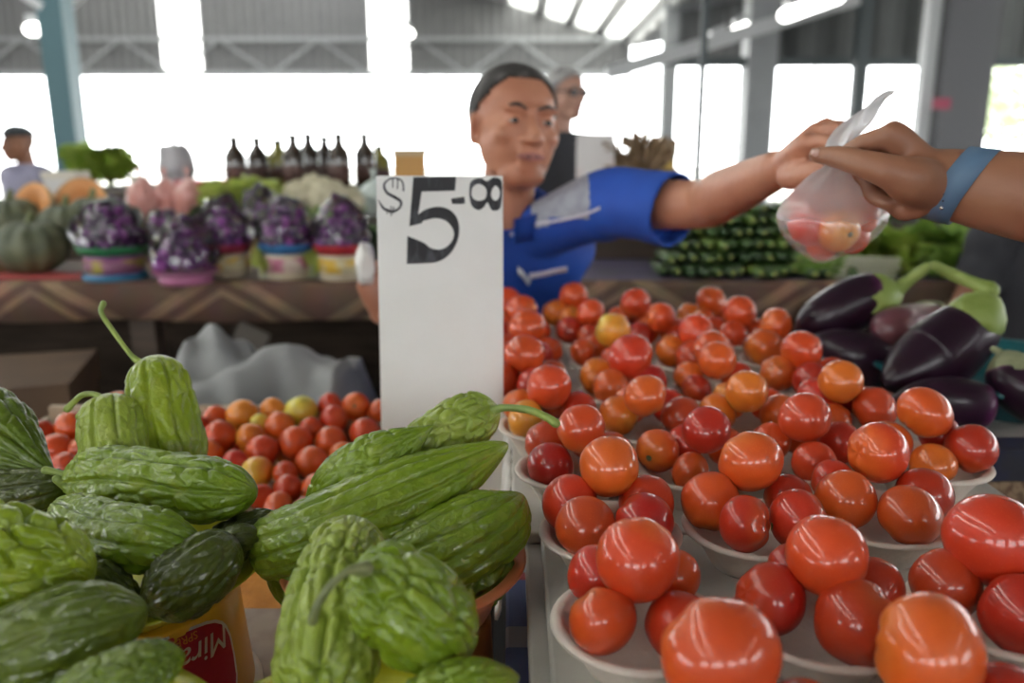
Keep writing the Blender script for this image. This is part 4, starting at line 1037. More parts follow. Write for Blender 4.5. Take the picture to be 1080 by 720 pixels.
stall(.16, 2.35, 'far stall behind the seller heaped with cucumbers and greens', 'brown bark cloth with pale chevrons edging the cucumber stall', M_purple_edge, False)
def on(px, py, z=.798): return PZ(px, py, z)

# squash and halved pumpkins
M_squash = mat('squash_skin', (.10,.115,.07), .5, col2=(.17,.17,.09), scale=9, detail=5)
M_flesh = mat('pumpkin_flesh', (.70,.28,.09), .55, col2=(.78,.38,.14), scale=6)
M_rind = mat('pumpkin_rind', (.45,.30,.15), .6, col2=(.36,.28,.14), scale=8)
def squash(c, r, label, seed, sq=.78, m=None):
    V, Fc = [], []; nu, nv = 48, 24
    for j in range(nv+1):
        th = PI*j/nv
        for i in range(nu):
            a = 2*PI*i/nu; rr = r*(1+.05*math.cos(10*a))*(1-.12*math.exp(-(th/.35)**2))
            V.append((c[0]+rr*math.sin(th)*math.cos(a), c[1]+rr*math.sin(th)*math.sin(a), c[2]+rr*math.cos(th)*sq))
    for j in range(nv):
        for i in range(nu):
            k = (i+1) % nu; Fc.append((j*nu+i,(j+1)*nu+i,(j+1)*nu+k,j*nu+k))
    o = thing('squash', (V,Fc), m or M_squash, label, 'squash', 'squash heaped at the end of the far stall')
    mk('stem', tube([(c[0],c[1],c[2]+r*sq*.8),(c[0]+.01,c[1],c[2]+r*sq+.02)], [.014,.010], 6, 8), M_stem_dk, o)
for px, py, d, rpx, lab in ((34,268,2.68,36,'large dark green squash in front at the end of the far stall'),(-6,266,2.72,26,'reddish squash at the very end of the far stall'),
    (12,232,2.84,30,'grey-green squash under the leaning pumpkin half'),(70,236,2.82,27,'olive squash between the two pumpkin halves'),(98,226,2.86,24,'pale olive squash behind the green-rimmed tub'),(-34,235,2.82,28,'dark squash cut off at the edge')):
    c = P(px,py,d); r = rpx*d/F_PX; c.z = max(c.z, .80+r*.78)
    squash(c, r, lab, px, m=M_rind if 'reddish' in lab else None)
def half(c, r, face, label):
    f = Vector(face).normalized(); q = Vector((0,0,1)).rotation_difference(f).to_matrix().to_4x4()
    prof = [(0,-.75)] + [(math.sin(a)*1.0, -.75*math.cos(a)) for a in np.linspace(.1,PI/2,12)] + [(.97,.02),(.93,.0),(.5,-.06),(.42,-.2),(0,-.3)]
    VF = xf(lathe(prof, 40), Matrix.Translation(c) @ q @ Matrix.Scale(r,4))
    o = thing('pumpkin_half', VF, M_rind, label, 'pumpkin', 'cut pumpkin halves', fm=None)
    VF2 = xf(lathe([(.93,.006),(.5,-.05),(.42,-.18),(0,-.28)], 40), Matrix.Translation(c) @ q @ Matrix.Scale(r,4))
    mk('flesh', VF2, M_flesh, o)['label'] = 'orange cut flesh'
half(P(33,216,2.86), .085, (-.25,-.9,.35), 'cut orange pumpkin half leaning on the squash, nearest the end')
half(P(86,211,2.95), .088, (.2,-.9,.35), 'cut orange pumpkin half standing beyond the green-rimmed tub')
half(P(66,213,3.05), .070, (-.5,-.8,.3), 'smaller cut pumpkin piece between the two pumpkin halves')

# tubs with basins of purple onions
M_film = bpy.data.materials.new('clear_film'); M_film.use_nodes = True; n_ = M_film.node_tree; n_.nodes.clear()
o_ = n_.nodes.new('ShaderNodeOutputMaterial'); t_ = n_.nodes.new('ShaderNodeBsdfTransparent'); g_ = n_.nodes.new('ShaderNodeBsdfGlossy'); g_.inputs['Roughness'].default_value = .12
f_ = n_.nodes.new('ShaderNodeFresnel'); f_.inputs['IOR'].default_value = 1.6; m_ = n_.nodes.new('ShaderNodeMixShader'); n_.links.new(f_.outputs[0], m_.inputs[0]); n_.links.new(t_.outputs[0], m_.inputs[1]); n_.links.new(g_.outputs[0], m_.inputs[2]); n_.links.new(m_.outputs[0], o_.inputs[0])
def pl(name, c): return mat(name, c, .35, coat=.1)
M_on = mat('onion_purple', (.19,.045,.20), .22, coat=.4, col2=(.10,.025,.13), scale=1.2)
M_on2 = mat('onion_violet', (.34,.06,.34), .28, coat=.3, col2=(.20,.04,.24), scale=1.2)
M_on3 = mat('onion_dark', (.07,.03,.085), .2, coat=.5, col2=(.14,.06,.16), scale=1.2)
onion_me = []
for k, m in enumerate((M_on, M_on2, M_on3)):
    prof = [(0,1.25),(.07,1.2),(.10,1.02),(.35,.86),(.72,.62),(.97,.18),(.98,-.2),(.75,-.62),(.35,-.84),(0,-.86)]
    onion_me.append(mesh_data('purple_onion', *lathe(prof, 18), m))
def tub_of(px, py_base, w, h, wall, rim, foot, label, hl, seed, band=None, y_off=0, nl=3, on_h=1.0, basin_col=None):
    p = on(px, py_base); d = depth(p); r = w*d/F_PX/2; hh = h*d/F_PX; q = random.Random(seed)
    c = (p.x, p.y + r*.75 + y_off, .7985)
    t = empty('onion_tub', c, label, 'tub', 'tubs of purple onions on the far stall')
    mk('tub_wall', lathe([(0,.001),(r*.80,.001),(r*.82,.004),(r*.88,hh*.80),(0,hh*.80)], 40, c), wall, t)
    if band: mk('label_band', lathe([(r*.838,hh*.22),(r*.842,hh*.22),(r*.872,hh*.62),(r*.868,hh*.62)], 40, c), band, t)
    if foot: mk('foot_ring', lathe([(r*.80,.0),(r*.93,.0),(r*.95,hh*.06),(r*.93,hh*.18),(r*.80,hh*.18)], 40, c), foot, t)
    mk('rim', lathe([(r*.70,hh*.72),(r*.88,hh*.72),(r*1.02,hh*.90),(r*1.05,hh*.97),(r*1.02,hh),(r*.92,hh*.98),(r*.75,hh*.80)], 48, c), rim, t)
    ro = .020; n = 0; top = c[2]+hh*.80; sp = []
    for L_ in range(nl+1):
        z = top + ro*1.35 + L_*ro*1.6*on_h; rad = r*.93 - L_*ro*1.0
        if rad < ro*.6: break
        rings = [(rad-ro*.35, max(3,int(2*PI*(rad-ro*.35)/(ro*2.0)))), (max(0,rad-ro*2.4), max(1,int(2*PI*max(.001,rad-ro*2.4)/(ro*2.05))))]
        for R_, n_ in rings:
            for i in range(n_):
                a = 2*PI*i/n_ + L_*.6 + q.uniform(-.1,.1); sp.append((c[0]+R_*math.cos(a), c[1]+R_*math.sin(a), z+q.uniform(-.003,.006)))
    for s in sp:
        o = bpy.data.objects.new('purple_onion', onion_me[q.choice([0,0,1,2,2])]); C.objects.link(o); o.location = s
        f = ro*q.uniform(.72,1.06); o.scale = (f,f*q.uniform(.7,1.0),f*q.uniform(.7,1.15)); o.rotation_euler = (q.uniform(-1.6,1.6), q.uniform(-1.6,1.6), q.uniform(0,6))
        tag(o, f'purple onion heaped in the {hl}', 'onion', f'purple onions in the {hl}')
    # a crumpled clear film laid over the heap
    V, Fc = ball((0,0,0), 1, nu=30, nv=20); W = []
    for v in V:
        v = Vector(v); n_ = 1 + .16*noise.noise(v*3+Vector((seed*5,0,0))) + .10*noise.noise(v*7+Vector((0,seed*3,0)))
        W.append((c[0]+v.x*n_*(r+.014), c[1]+v.y*n_*(r+.014), top+.010+max(-.002, v.z)*n_*(ro*3.2+nl*ro*1.6*on_h)))
    Fk = [f for f in Fc if sum(V[i][2] for i in f)/len(f) > .12]; u_ = sorted({i for f in Fk for i in f}); mp = {i:k for k, i in enumerate(u_)}
    thing('plastic_film', ([W[i] for i in u_],[tuple(mp[i] for i in f) for f in Fk]), M_film, f'crumpled clear film over the onions in the {hl}', 'plastic film')
Wt = mat('tub_cream', (.62,.56,.42), .4, col2=(.55,.45,.30), scale=9); Pk = mat('band_pink', (.50,.16,.24), .5, col2=(.62,.50,.40), scale=18, mixlo=.5, mixhi=.6); Yb = mat('band_yellow', (.68,.42,.05), .5, col2=(.66,.58,.35), scale=14, mixlo=.5, mixhi=.6)
Vi = mat('tub_violet', (.28,.08,.26), .45, col2=(.20,.06,.20), scale=8); Ol = mat('tub_mustard', (.40,.32,.05), .5, col2=(.30,.12,.20), scale=16, mixlo=.45, mixhi=.55)
tub_of(110,297,70,36,Vi,pl('rim_green',(.03,.22,.08)),pl('foot_blue',(.02,.16,.30)),'violet tub with a green rim and a blue foot','green-rimmed tub',1,Ol)
tub_of(156,290,44,26,Ol,pl('rim_navy',(.05,.05,.26)),None,'small tub with a navy rim behind the low pink tray','navy-rimmed tub',2,None,.10,2)
tub_of(190,301,66,14,pl('tray_pink',(.42,.13,.25)),pl('tray_pink_rim',(.45,.15,.28)),None,'low pink tray heaped with onions at the stall edge','low pink tray',3,None,-.02,3)
tub_of(226,296,58,36,Wt,pl('rim_crimson',(.34,.02,.06)),None,'cream tub with a crimson rim and yellow band','crimson-rimmed tub',4,Yb,.05,3)
tub_of(299,296,58,38,Wt,pl('rim_blue',(.04,.18,.42)),None,'cream tub with a bright blue rim and pink band','blue-rimmed tub',5,Pk,0,3)
tub_of(357,297,58,38,Wt,pl('rim_red',(.48,.02,.03)),None,'cream tub with a bright red rim and yellow band','red-rimmed tub',6,Yb,0,3)
tub_of(262,286,50,30,Ol,pl('rim_ochre',(.45,.30,.05)),None,'mustard tub standing back between the crimson and blue rims','mustard tub',7,None,.14,4)

# leafy bunches, flowers of greens, cauliflower
def clump(name, c, size, m, label, cat, seed, n=70, leaf=(.10,.045), group=None, up=.35, stalk=None):
    q = random.Random(seed); V, Fc = [], []
    o = empty(name, (c[0],c[1],c[2]), label, cat, group)
    sx, sy, sz = size
    for _ in range(n):
        a = q.uniform(0,2*PI); rr = q.random()**.5; b = Vector((c[0]+sx*.55*rr*math.cos(a), c[1]+sy*.55*rr*math.sin(a), c[2]+sz*q.uniform(.12,.62)))
        d = Vector((math.cos(a)*rr*1.2+q.uniform(-.4,.4), math.sin(a)*rr*1.2+q.uniform(-.4,.4), up+q.uniform(0,.9))).normalized()
        s = d.cross(Vector((q.uniform(-1,1),q.uniform(-1,1),q.uniform(-.3,.3)))).normalized(); nn = d.cross(s)
        L_ = leaf[0]*q.uniform(.7,1.2); W = leaf[1]*q.uniform(.7,1.2); i0 = len(V)
        for k in range(6):
            t = k/5; w = W*math.sin(PI*min(1,.12+t*.88))**.8; dr = -.5*L_*t*t
            p = b + d*(L_*t) + Vector((0,0,dr*.6))
            for j in (-1,0,1): V.append(p + s*(w*j*(1+.2*math.sin(9*t+j))) + nn*(.25*w*abs(j)+.12*w*math.sin(8*t+j*2)))
        for k in range(5):
            for j in range(2): x = i0+k*3+j; Fc.append((x,x+1,x+4,x+3))
    VV = np.array([tuple(v) for v in V]); VV[:,2] = np.maximum(VV[:,2], c[2]+.002)
    mk('leaves', (VV,Fc), m, o)
    for k in range(6):
        a = q.uniform(0,6.28); p = Vector((c[0]+sx*.3*math.cos(a), c[1]+sy*.3*math.sin(a), c[2]+.008))
        mk('stalk', tube([p, p+Vector((sx*.2*math.cos(a), sy*.2*math.sin(a), sz*.45))], [.008,.005], 6, 8), stalk or m, o)
    return o
G1 = mat('leaf_yellow_green', (.50,.56,.14), .5, col2=(.40,.50,.10), scale=20); G2 = mat('leaf_green', (.14,.26,.035), .5, col2=(.22,.34,.06), scale=20); G3 = mat('leaf_dark', (.035,.09,.022), .45, col2=(.07,.14,.03), scale=20)
G4 = mat('leaf_bright', (.20,.32,.035), .5, col2=(.30,.38,.06), scale=20); Gw = mat('stalk_white', (.55,.55,.40), .5, col2=(.45,.50,.30), scale=12); Gb = mat('leaf_brown', (.36,.25,.15), .7, col2=(.28,.18,.10), scale=16)
def at(px, py, y): return PY(px, py, y)
clump('lettuce', (at(262,222,3.25).x,3.25,.921), (.17,.16,.16), G1, 'pale yellow-green lettuce heap standing behind the onion tubs', 'lettuce', 1, 110, (.13,.07))
clump('lettuce', (at(228,222,3.55).x,3.55,.921), (.10,.10,.12), G1, 'smaller pale lettuce beside the larger lettuce heap', 'lettuce', 2, 60, (.11,.06))
clump('leafy_bunch', (at(106,190,4.4).x,4.4,1.021), (.20,.2,.26), G4, 'tall bright green leafy bunch behind the pumpkin halves', 'greens', 3, 150, (.12,.055), up=.9)
clump('leafy_bunch', (at(222,226,3.14).x,3.14,.921), (.07,.05,.07), G3, 'dark green leaves low behind the crimson-rimmed tub', 'greens', 4, 60)
clump('leafy_bunch', (at(380,240,2.9).x,2.9,.798), (.12,.14,.16), G3, 'dark green leaves between the red-rimmed tub and the sign', 'greens', 5, 70)
clump('leafy_bunch', (at(328,292,2.58).x,2.60,.799), (.035,.05,.12), G1, 'pale green stalks standing between the blue and red rimmed tubs', 'greens', 6, 26, (.09,.025), up=1.2, stalk=Gw)
clump('leafy_bunch', (at(277,292,2.56).x,2.57,.799), (.02,.04,.11), G1, 'thin pale leaves beside the blue-rimmed tub', 'greens', 7, 16, (.08,.022), up=1.2, stalk=Gw)
M_caul = mat('cauliflower_cream', (.62,.56,.40), .8, col2=(.50,.46,.30), scale=40, bump=.6, bscale=90)
def cauli(c, r, label):
    o = empty('cauliflower', c, label, 'cauliflower', 'cauliflowers behind the onion tubs')
    c0 = (c[0],c[1],c[2]+r*1.2); V, Fc = ball(c0, r, nu=40, nv=26)
    V = [Vector(c0) + (Vector(v)-Vector(c0))*(1+.22*(1-1.5*noise.voronoi(Vector(v)*34)[0][0]*1.0)) for v in V]
    mk('head', (V,Fc), M_caul, o)
    q = random.Random(int(c[0]*1000)); VL, FL = [], []
    for k in range(7):
        a = 2*PI*k/7; b = Vector((c[0]+r*.8*math.cos(a), c[1]+r*.8*math.sin(a), c[2]+.004)); d = Vector((math.cos(a)*.35, math.sin(a)*.35, 1)).normalized(); s = Vector((-math.sin(a),math.cos(a),0)); i0 = len(VL)
        for j in range(5):
            t = j/4; w = r*.5*math.sin(PI*(.15+.8*t)); p = b+d*(r*1.0*t)
            VL += [p-s*w, p, p+s*w]
        for j in range(4):
            for m_ in range(2): x = i0+j*3+m_; FL.append((x,x+1,x+4,x+3))
    mk('leaves', (VL,FL), G2, o)
for px, y, r, lab in ((318,3.25,.075,'cream cauliflower beside the lettuce heap'),(346,3.22,.078,'cream cauliflower in the middle of the three'),(333,3.42,.082,'cream cauliflower set back behind the other two'),(368,3.35,.062,'cream cauliflower nearest the price sign')):
    cauli((at(px,215,y).x, y, .9205), r, lab)
# bottles on the back tier
M_bot = mat('bottle_dark', (.035,.022,.015), .12, coat=.5, col2=(.05,.03,.015), scale=3); M_bot_ol = mat('bottle_olive', (.30,.28,.05), .15, coat=.4, col2=(.22,.20,.04), scale=3); M_capd = mat('bottle_cap_dark', (.03,.04,.03), .4); M_lab = mat('bottle_label', (.10,.05,.04), .6)
def bottle(px, y, h, r, m, label):
    c = (at(px,170,y).x, y, 1.021); o = empty('bottle', c, label, 'bottle', 'bottles along the back tier')
    mk('glass_body', lathe([(0,0),(r*.95,0),(r,.006),(r,h*.58),(r*.85,h*.68),(r*.42,h*.80),(r*.38,h*.93),(0,h*.93)], 24, c), m, o)
    mk('bottle_cap', lathe([(0,h*.91),(r*.44,h*.91),(r*.47,h*.915),(r*.47,h*.99),(0,h)], 16, c), M_capd, o)
    mk('paper_label', lathe([(r*1.005,h*.14),(r*1.015,h*.14),(r*1.015,h*.42),(r*1.005,h*.42)], 24, c), M_lab, o)
for k, (px, m, dh, nm) in enumerate(((248,M_bot,.0,'dark'),(272,M_bot,.0,'dark'),(294,M_bot_ol,-.01,'olive'),(310,M_bot,.01,'dark'),(326,M_bot,.02,'dark'),(343,M_bot,.01,'dark'),(358,M_bot,.015,'dark'),(385,M_bot,.02,'dark'),(400,M_bot_ol,-.04,'olive'))):
    bottle(px, 4.22 + .15*(k % 3), .262+dh, .056 + (.008 if nm == 'olive' else 0), m, f'{nm} bottle, {ORD[k]} from the left in the bottle row')
# boxes, bags, cups
def carton(c, s, m, name, label, cat, rz=0, lidm=None):
    VF = place(box((-s[0]/2,-s[1]/2,0),(s[0]/2,s[1]/2,s[2])), c, rz); o = thing(name, VF, m, label, cat, smooth=False); bevel(o, .004)
    if lidm: mk('lid', place(box((-s[0]/2-.004,-s[1]/2-.004,s[2]*.86),(s[0]/2+.004,s[1]/2+.004,s[2]+.006)), c, rz), lidm, o, smooth=False)
    return o
carton((at(432,180,4.1).x,4.1,1.021),(.16,.14,.19),pl('box_ochre',(.62,.32,.08)),'carton','ochre carton standing behind the price sign','carton',.15,pl('box_ochre_lid',(.55,.42,.25)))
carton((at(70,190,3.6).x,3.6,.921),(.15,.10,.19),pl('tub_white',(.62,.60,.58)),'white_carton','white carton between the seated person and the leafy bunch','carton',-.1,M_white_p)
carton((at(148,200,3.7).x,3.7,.921),(.06,.06,.17),pl('cup_white',(.80,.84,.86)),'white_carton','narrow white carton behind the pink bags','carton',.2,M_white_p)
carton((at(228,198,4.0).x,4.0,1.021),(.34,.2,.05),pl('tray_red',(.50,.06,.07)),'red_tray','red tray on the back tier behind the lettuce','tray',.0)
carton((at(20,295,2.56).x,2.60,.7985),(.62,.10,.012),pl('strip_red',(.42,.05,.05)),'red_tray','thin red tray edge under the squash','tray',.0)
def sack(name, c, s, m, label, cat, seed, top=None):
    V, Fc = ball((0,0,0), 1, nu=32, nv=20); q = Vector((seed*2.3,seed,0)); W = []
    for v in V:
        v = Vector(v); n = noise.noise(v*1.6+q)*.22 + noise.noise(v*4+q)*.08; v = v*(1+n)
        W.append((c[0]+v.x*s[0], c[1]+v.y*s[1], max(c[2]+.001, c[2]+s[2]*(v.z*.62+.55))))
    o = thing(name, (W,Fc), m, label, cat)
    if top: mk('tied_top', lathe([(s[0]*.12,0),(s[0]*.08,.02),(s[0]*.22,.05),(0,.045)], 14, (c[0],c[1],c[2]+s[2]*1.12)), m, o)
    return o
M_pinkbag = mat('pink_bag', (.62,.26,.22), .3, coat=.2, col2=(.70,.42,.38), scale=14)
for px, y, lab in ((150,3.15,'pink bag of produce nearest the pumpkin halves'),(176,3.2,'pink bag of produce in the middle of three'),(200,3.15,'pink bag of produce beside the dark green leaves')):
    sack('produce_bag', (at(px,215,y).x,y,.921), (.055,.05,.15), M_pinkbag, lab, 'bag', px, True)
sack('produce_bag', (at(186,175,4.4).x,4.4,1.021), (.10,.08,.20), mat('grey_bag',(.45,.43,.45),.5), 'pale grey bag on the back tier above the pink bags', 'bag', 5, True)
sack('produce_bag', (at(395,215,3.6).x,3.6,.921), (.07,.06,.14), mat('clear_bag',(.55,.62,.58),.25,coat=.3), 'pale bag beside the cauliflowers, half behind the sign', 'bag', 8, True)
# grey tarpaulin over goods, boxes and a plank in the dark under the stall
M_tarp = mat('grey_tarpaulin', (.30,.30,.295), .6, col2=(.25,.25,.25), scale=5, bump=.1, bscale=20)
V, Fc = [], []; nx, ny = 60, 30
for i in range(nx+1):
    for j in range(ny+1):
        u, v = i/nx, j/ny; x = -.98+.66*u; y = 1.58+.62*v
        h = .72*min(1,(u*3.2)**.6)*min(1,((1-u)*6+.3)**.5)*(.74+.26*math.sin(PI*min(1,v*1.1)))
        h += .06*noise.noise(Vector((x*7,y*7,0))) + .035*noise.noise(Vector((x*15+y*8,y*13,2))) + .08*noise.noise(Vector((x*2.6,y*2,3))) + .03*abs(noise.noise(Vector((x*9+y*6,y*5,7))))
        if j == 0 or j == ny or i == 0 or i == nx: h = .002
        V.append((x,y,max(.002,h)))
for i in range(nx):
    for j in range(ny): a = i*(ny+1)+j; Fc.append((a,a+ny+1,a+ny+2,a+1))
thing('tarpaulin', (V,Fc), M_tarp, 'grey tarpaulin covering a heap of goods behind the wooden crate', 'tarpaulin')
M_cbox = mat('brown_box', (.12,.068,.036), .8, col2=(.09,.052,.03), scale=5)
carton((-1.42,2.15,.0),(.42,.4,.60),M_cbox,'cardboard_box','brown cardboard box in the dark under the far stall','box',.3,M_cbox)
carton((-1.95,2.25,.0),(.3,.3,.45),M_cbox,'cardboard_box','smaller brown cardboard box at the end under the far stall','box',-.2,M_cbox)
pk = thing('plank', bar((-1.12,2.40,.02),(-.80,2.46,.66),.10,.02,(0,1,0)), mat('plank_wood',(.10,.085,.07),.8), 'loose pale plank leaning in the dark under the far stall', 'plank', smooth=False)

# cucumbers in a stacked heap on the other far stall
M_cu = mat('cucumber_dark', (.014,.035,.010), .35, coat=.15, col2=(.025,.06,.015), scale=3); M_cu2 = mat('cucumber_green', (.03,.07,.016), .35, coat=.15, col2=(.05,.10,.02), scale=3); M_cu3 = mat('cucumber_yellowish', (.20,.26,.045), .35, coat=.2, col2=(.12,.20,.04), scale=3)
M_cend = mat('cucumber_end', (.40,.45,.12), .5)
prof = [(0,-.115),(.010,-.113),(.017,-.104),(.0205,-.07),(.021,0),(.0205,.07),(.016,.105),(.008,.113),(0,.114)]
cu_me = [mesh_data('cucumber', *xf(lathe(prof, 14), Matrix.Rotation(PI/2,4,'X')), m) for m in (M_cu,M_cu2,M_cu3)]
ce_me = mesh_data('blossom_end', *xf(lathe([(0,.1155),(.006,.1150),(.0085,.1125),(.007,.111),(0,.111)], 10), Matrix.Rotation(PI/2,4,'X')), M_cend)
q = random.Random(11); ncu = 0
xa, xb = at(694,285,2.7).x, at(884,285,2.7).x
for L_ in range(6):
    z = .798 + .0215 + L_*.0365; y = 2.68 + L_*.060
    x = xa + (.0213 if L_ % 2 else 0) + (L_//2)*.0426
    while x < xb - L_*.006:
        o = bpy.data.objects.new('cucumber', cu_me[q.choice([0,0,0,1,1,2])]); C.objects.link(o); o.location = (x+q.uniform(-.0005,.0005), y+q.uniform(-.05,.03), z)
        o.rotation_euler = (q.uniform(-.003,.003), q.uniform(0,6.28), q.uniform(-.004,.004)); f = q.uniform(.84,.97); o.scale = (f,f,f)
        tag(o, 'dark green cucumber stacked end-on in the heap behind the seller', 'cucumber', 'cucumbers heaped on the far stall')
        if q.random() < .75: e = bpy.data.objects.new('blossom_end', ce_me); C.objects.link(e); e.parent = o; e['label'] = 'pale blossom end'
        x += .0426; ncu += 1
hb = thing('backing_crate', box((xa-.03,3.03,.921),(xb+.02,3.30,1.00)), M_tb, 'dark crate behind the cucumber heap', 'crate', smooth=False)
# greens next to the cucumbers
for k, (px, py, y, s, m, lab, lf) in enumerate(((922,262,2.75,(.15,.16,.14),G4,'bright green leafy bunch under the two hands',(.12,.05)),(990,258,2.80,(.16,.14,.15),G2,'green leafy bunch below the blue watch strap',(.12,.05)),
    (1050,250,2.85,(.14,.16,.16),G4,'green leafy bunch at the end by the dark-shirted person',(.12,.05)),(955,235,3.35,(.22,.16,.12),G2,'leafy bunch on the raised tier behind the watch hand',(.12,.05)),(1010,284,2.60,(.08,.05,.08),G2,'low leafy bunch in front at the stall edge',(.09,.04)),
    (870,232,3.2,(.2,.2,.10),G3,'dark leafy bunch behind the plastic bag',(.10,.05)))):
    c = at(px,py,y); clump('leafy_bunch', (c.x, y, .921 if y > 3.02 else .7985), s, m, lab, 'greens', 20+k, 110, lf, 'leafy bunches on the cucumber stall')
M_so = mat('spring_onion_white', (.56,.55,.42), .5, col2=(.44,.48,.28), scale=10)
for k in range(14):
    y0 = 2.56 + .0175*(k % 4); x0 = at(876,285,2.6).x + [.00,.03,-.02,.045,.015,-.03,.05,.0,.025,-.01,.04,.01,.03,-.015][k]; z0 = .808 + .0175*(k//4)
    o = thing('spring_onion', tube([(x0+.17,y0+.002*(k % 4),z0),(x0+.08,y0+.001,z0+.003),(x0,y0,z0)],[.008,.0065,.005],14,8), M_so, 'pale spring onion in the bundle at the stall edge beneath the bag', 'spring onion', 'spring onions bundled at the stall edge')
    mk('green_tops', tube([(x0,y0,z0),(x0-.05,y0+.01,z0+.01),(x0-.11,y0+.02,z0+.012)],[.005,.006,.003],10,8), G2, o)
# things standing beyond the seller's shoulder
M_wb = mat('stained_board', (.72,.68,.66), .6, col2=(.72,.42,.42), scale=5, mixlo=.52, mixhi=.72)
x0, x1 = at(608,165,3.45).x, at(648,165,3.45).x
wb = thing('blank_sign', box((x0,3.44,.921),(x1,3.455,at(620,141,3.45).z)), M_wb, 'white board with faint pink stains behind the seller', 'sign', smooth=False); bevel(wb,.002)
clump('dried_bunch', (at(668,190,3.5).x,3.5,.921), (.24,.15,.50), Gb, 'dry brown bunch standing behind the seller shoulder', 'dried plants', 41, 330, (.10,.017), up=1.0)
clump('leafy_bunch', (at(735,200,3.5).x,3.5,.921), (.16,.14,.14), G2, 'green bunch low behind the seller outstretched arm', 'greens', 42, 70)
clump('leafy_bunch', (at(690,205,3.45).x,3.45,.921), (.10,.08,.11), G4, 'green and yellow bunch just over the seller sleeve', 'greens', 43, 60)
carton((at(703,172,3.66).x,3.66,.921),(.065,.06,.31),pl('carton_yellow',(.78,.52,.08)),'yellow_carton','yellow carton in front of the bright open bay','carton',.1,M_white_p)
carton((at(690,190,3.6).x,3.7,.921),(.06,.05,.15),pl('carton_red',(.55,.05,.06)),'red_carton','small red carton beside the dry brown bunch','carton',.1)
# ================================================================== PEOPLE
def skin(name, a, b): return mat(name, a, .42, spec=.4, col2=b, scale=9, detail=4, bump=.06, bscale=130)
M_sk1 = skin('skin_tan', (.50,.225,.135), (.42,.175,.105)); M_sk2 = skin('skin_brown', (.30,.135,.075), (.25,.105,.06)); M_sk3 = skin('skin_ruddy', (.48,.27,.20), (.42,.22,.16))
M_nail = mat('nail', (.62,.40,.33), .3, coat=.3)
M_eye = mat('eye_white', (.36,.30,.27), .25); M_iris = mat('iris_dark', (.02,.012,.008), .15, coat=.5)
M_hairk = mat('hair_black_grey', (.035,.03,.028), .75, col2=(.14,.13,.125), scale=22, detail=4, mixlo=.5, mixhi=.75, bump=.5, bscale=160)
M_hairg = mat('hair_grey', (.42,.41,.40), .8, col2=(.28,.27,.26), scale=20, bump=.5, bscale=120)
M_blue = mat('shirt_royal_blue', (.012,.075,.42), .75, col2=(.010,.055,.34), scale=6, bump=.15, bscale=220)
M_yoke = mat('shirt_heather_grey', (.36,.37,.42), .8, col2=(.28,.29,.34), scale=40)
M_pipe = mat('shirt_piping', (.62,.60,.68), .7)
M_logo = mat('logo_white', (.60,.68,.75), .7)
M_dkshirt = mat('shirt_charcoal', (.035,.035,.042), .85, col2=(.028,.028,.034), scale=8, bump=.2, bscale=90)
M_lav = mat('shirt_lavender_grey', (.24,.23,.31), .85, col2=(.20,.19,.27), scale=8)
M_trou = mat('trousers_dark', (.03,.03,.04), .85); M_shoe = mat('shoe_dark', (.02,.018,.016), .5)
M_strap = mat('watch_strap_blue', (.10,.175,.28), .55); M_strap_d = mat('watch_dark', (.01,.012,.02), .3); M_pin = mat('watch_pin', (.7,.66,.64), .25, metal=.8)
def head_shapes(c, h, R):
    """c centre of the head, h chin-to-crown height, R rotation: face looks along local -Y"""
    M = Matrix.Translation(c) @ R.to_4x4() @ Matrix.Scale(h, 4)
    def E(p, r): return xf(ball(p, r, nu=28, nv=18), M)
    def T(ps, rs): return xf(tube(ps, rs, 14, 12), M)
    S = [E((0,.075,.12),(.330,.40,.350)), E((0,-.06,-.10),(.305,.30,.37)), E((0,-.20,-.385),(.185,.14,.115)), E((0,-.08,-.29),(.255,.22,.17)),
         E((0,-.135,.16),(.265,.185,.175)), E((.165,-.235,-.10),(.105,.10,.09)), E((-.165,-.235,-.10),(.105,.10,.09)),
         E((.125,-.325,.085),(.115,.055,.035)), E((-.125,-.325,.085),(.115,.055,.035)), E((0,-.335,.075),(.07,.05,.045)),
         T([(0,-.345,.05),(0,-.40,-.05),(0,-.455,-.125)],[.034,.042,.056]), E((0,-.45,-.135),(.062,.058,.052)), E((.058,-.405,-.145),(.042,.05,.036)), E((-.058,-.405,-.145),(.042,.05,.036)),
         E((0,-.352,-.205),(.09,.05,.05)), E((0,-.372,-.243),(.112,.045,.024)), E((0,-.366,-.288),(.095,.048,.029)), E((0,-.325,-.335),(.09,.05,.04)),
         E((.132,-.318,.004),(.062,.038,.042)), E((-.132,-.318,.004),(.062,.038,.042))]
    for s in (-1,1):
        S += [xf(ball((0,0,0),(.030,.085,.135), nu=20, nv=14), M @ Matrix.Translation((s*.335,.04,-.03)) @ Matrix.Rotation(s*.35,4,'Z') @ Matrix.Rotation(-.18,4,'X')),
              xf(ball((0,0,0),(.035,.045,.05), nu=14, nv=10), M @ Matrix.Translation((s*.325,.0,-.12)))]
    return S, M
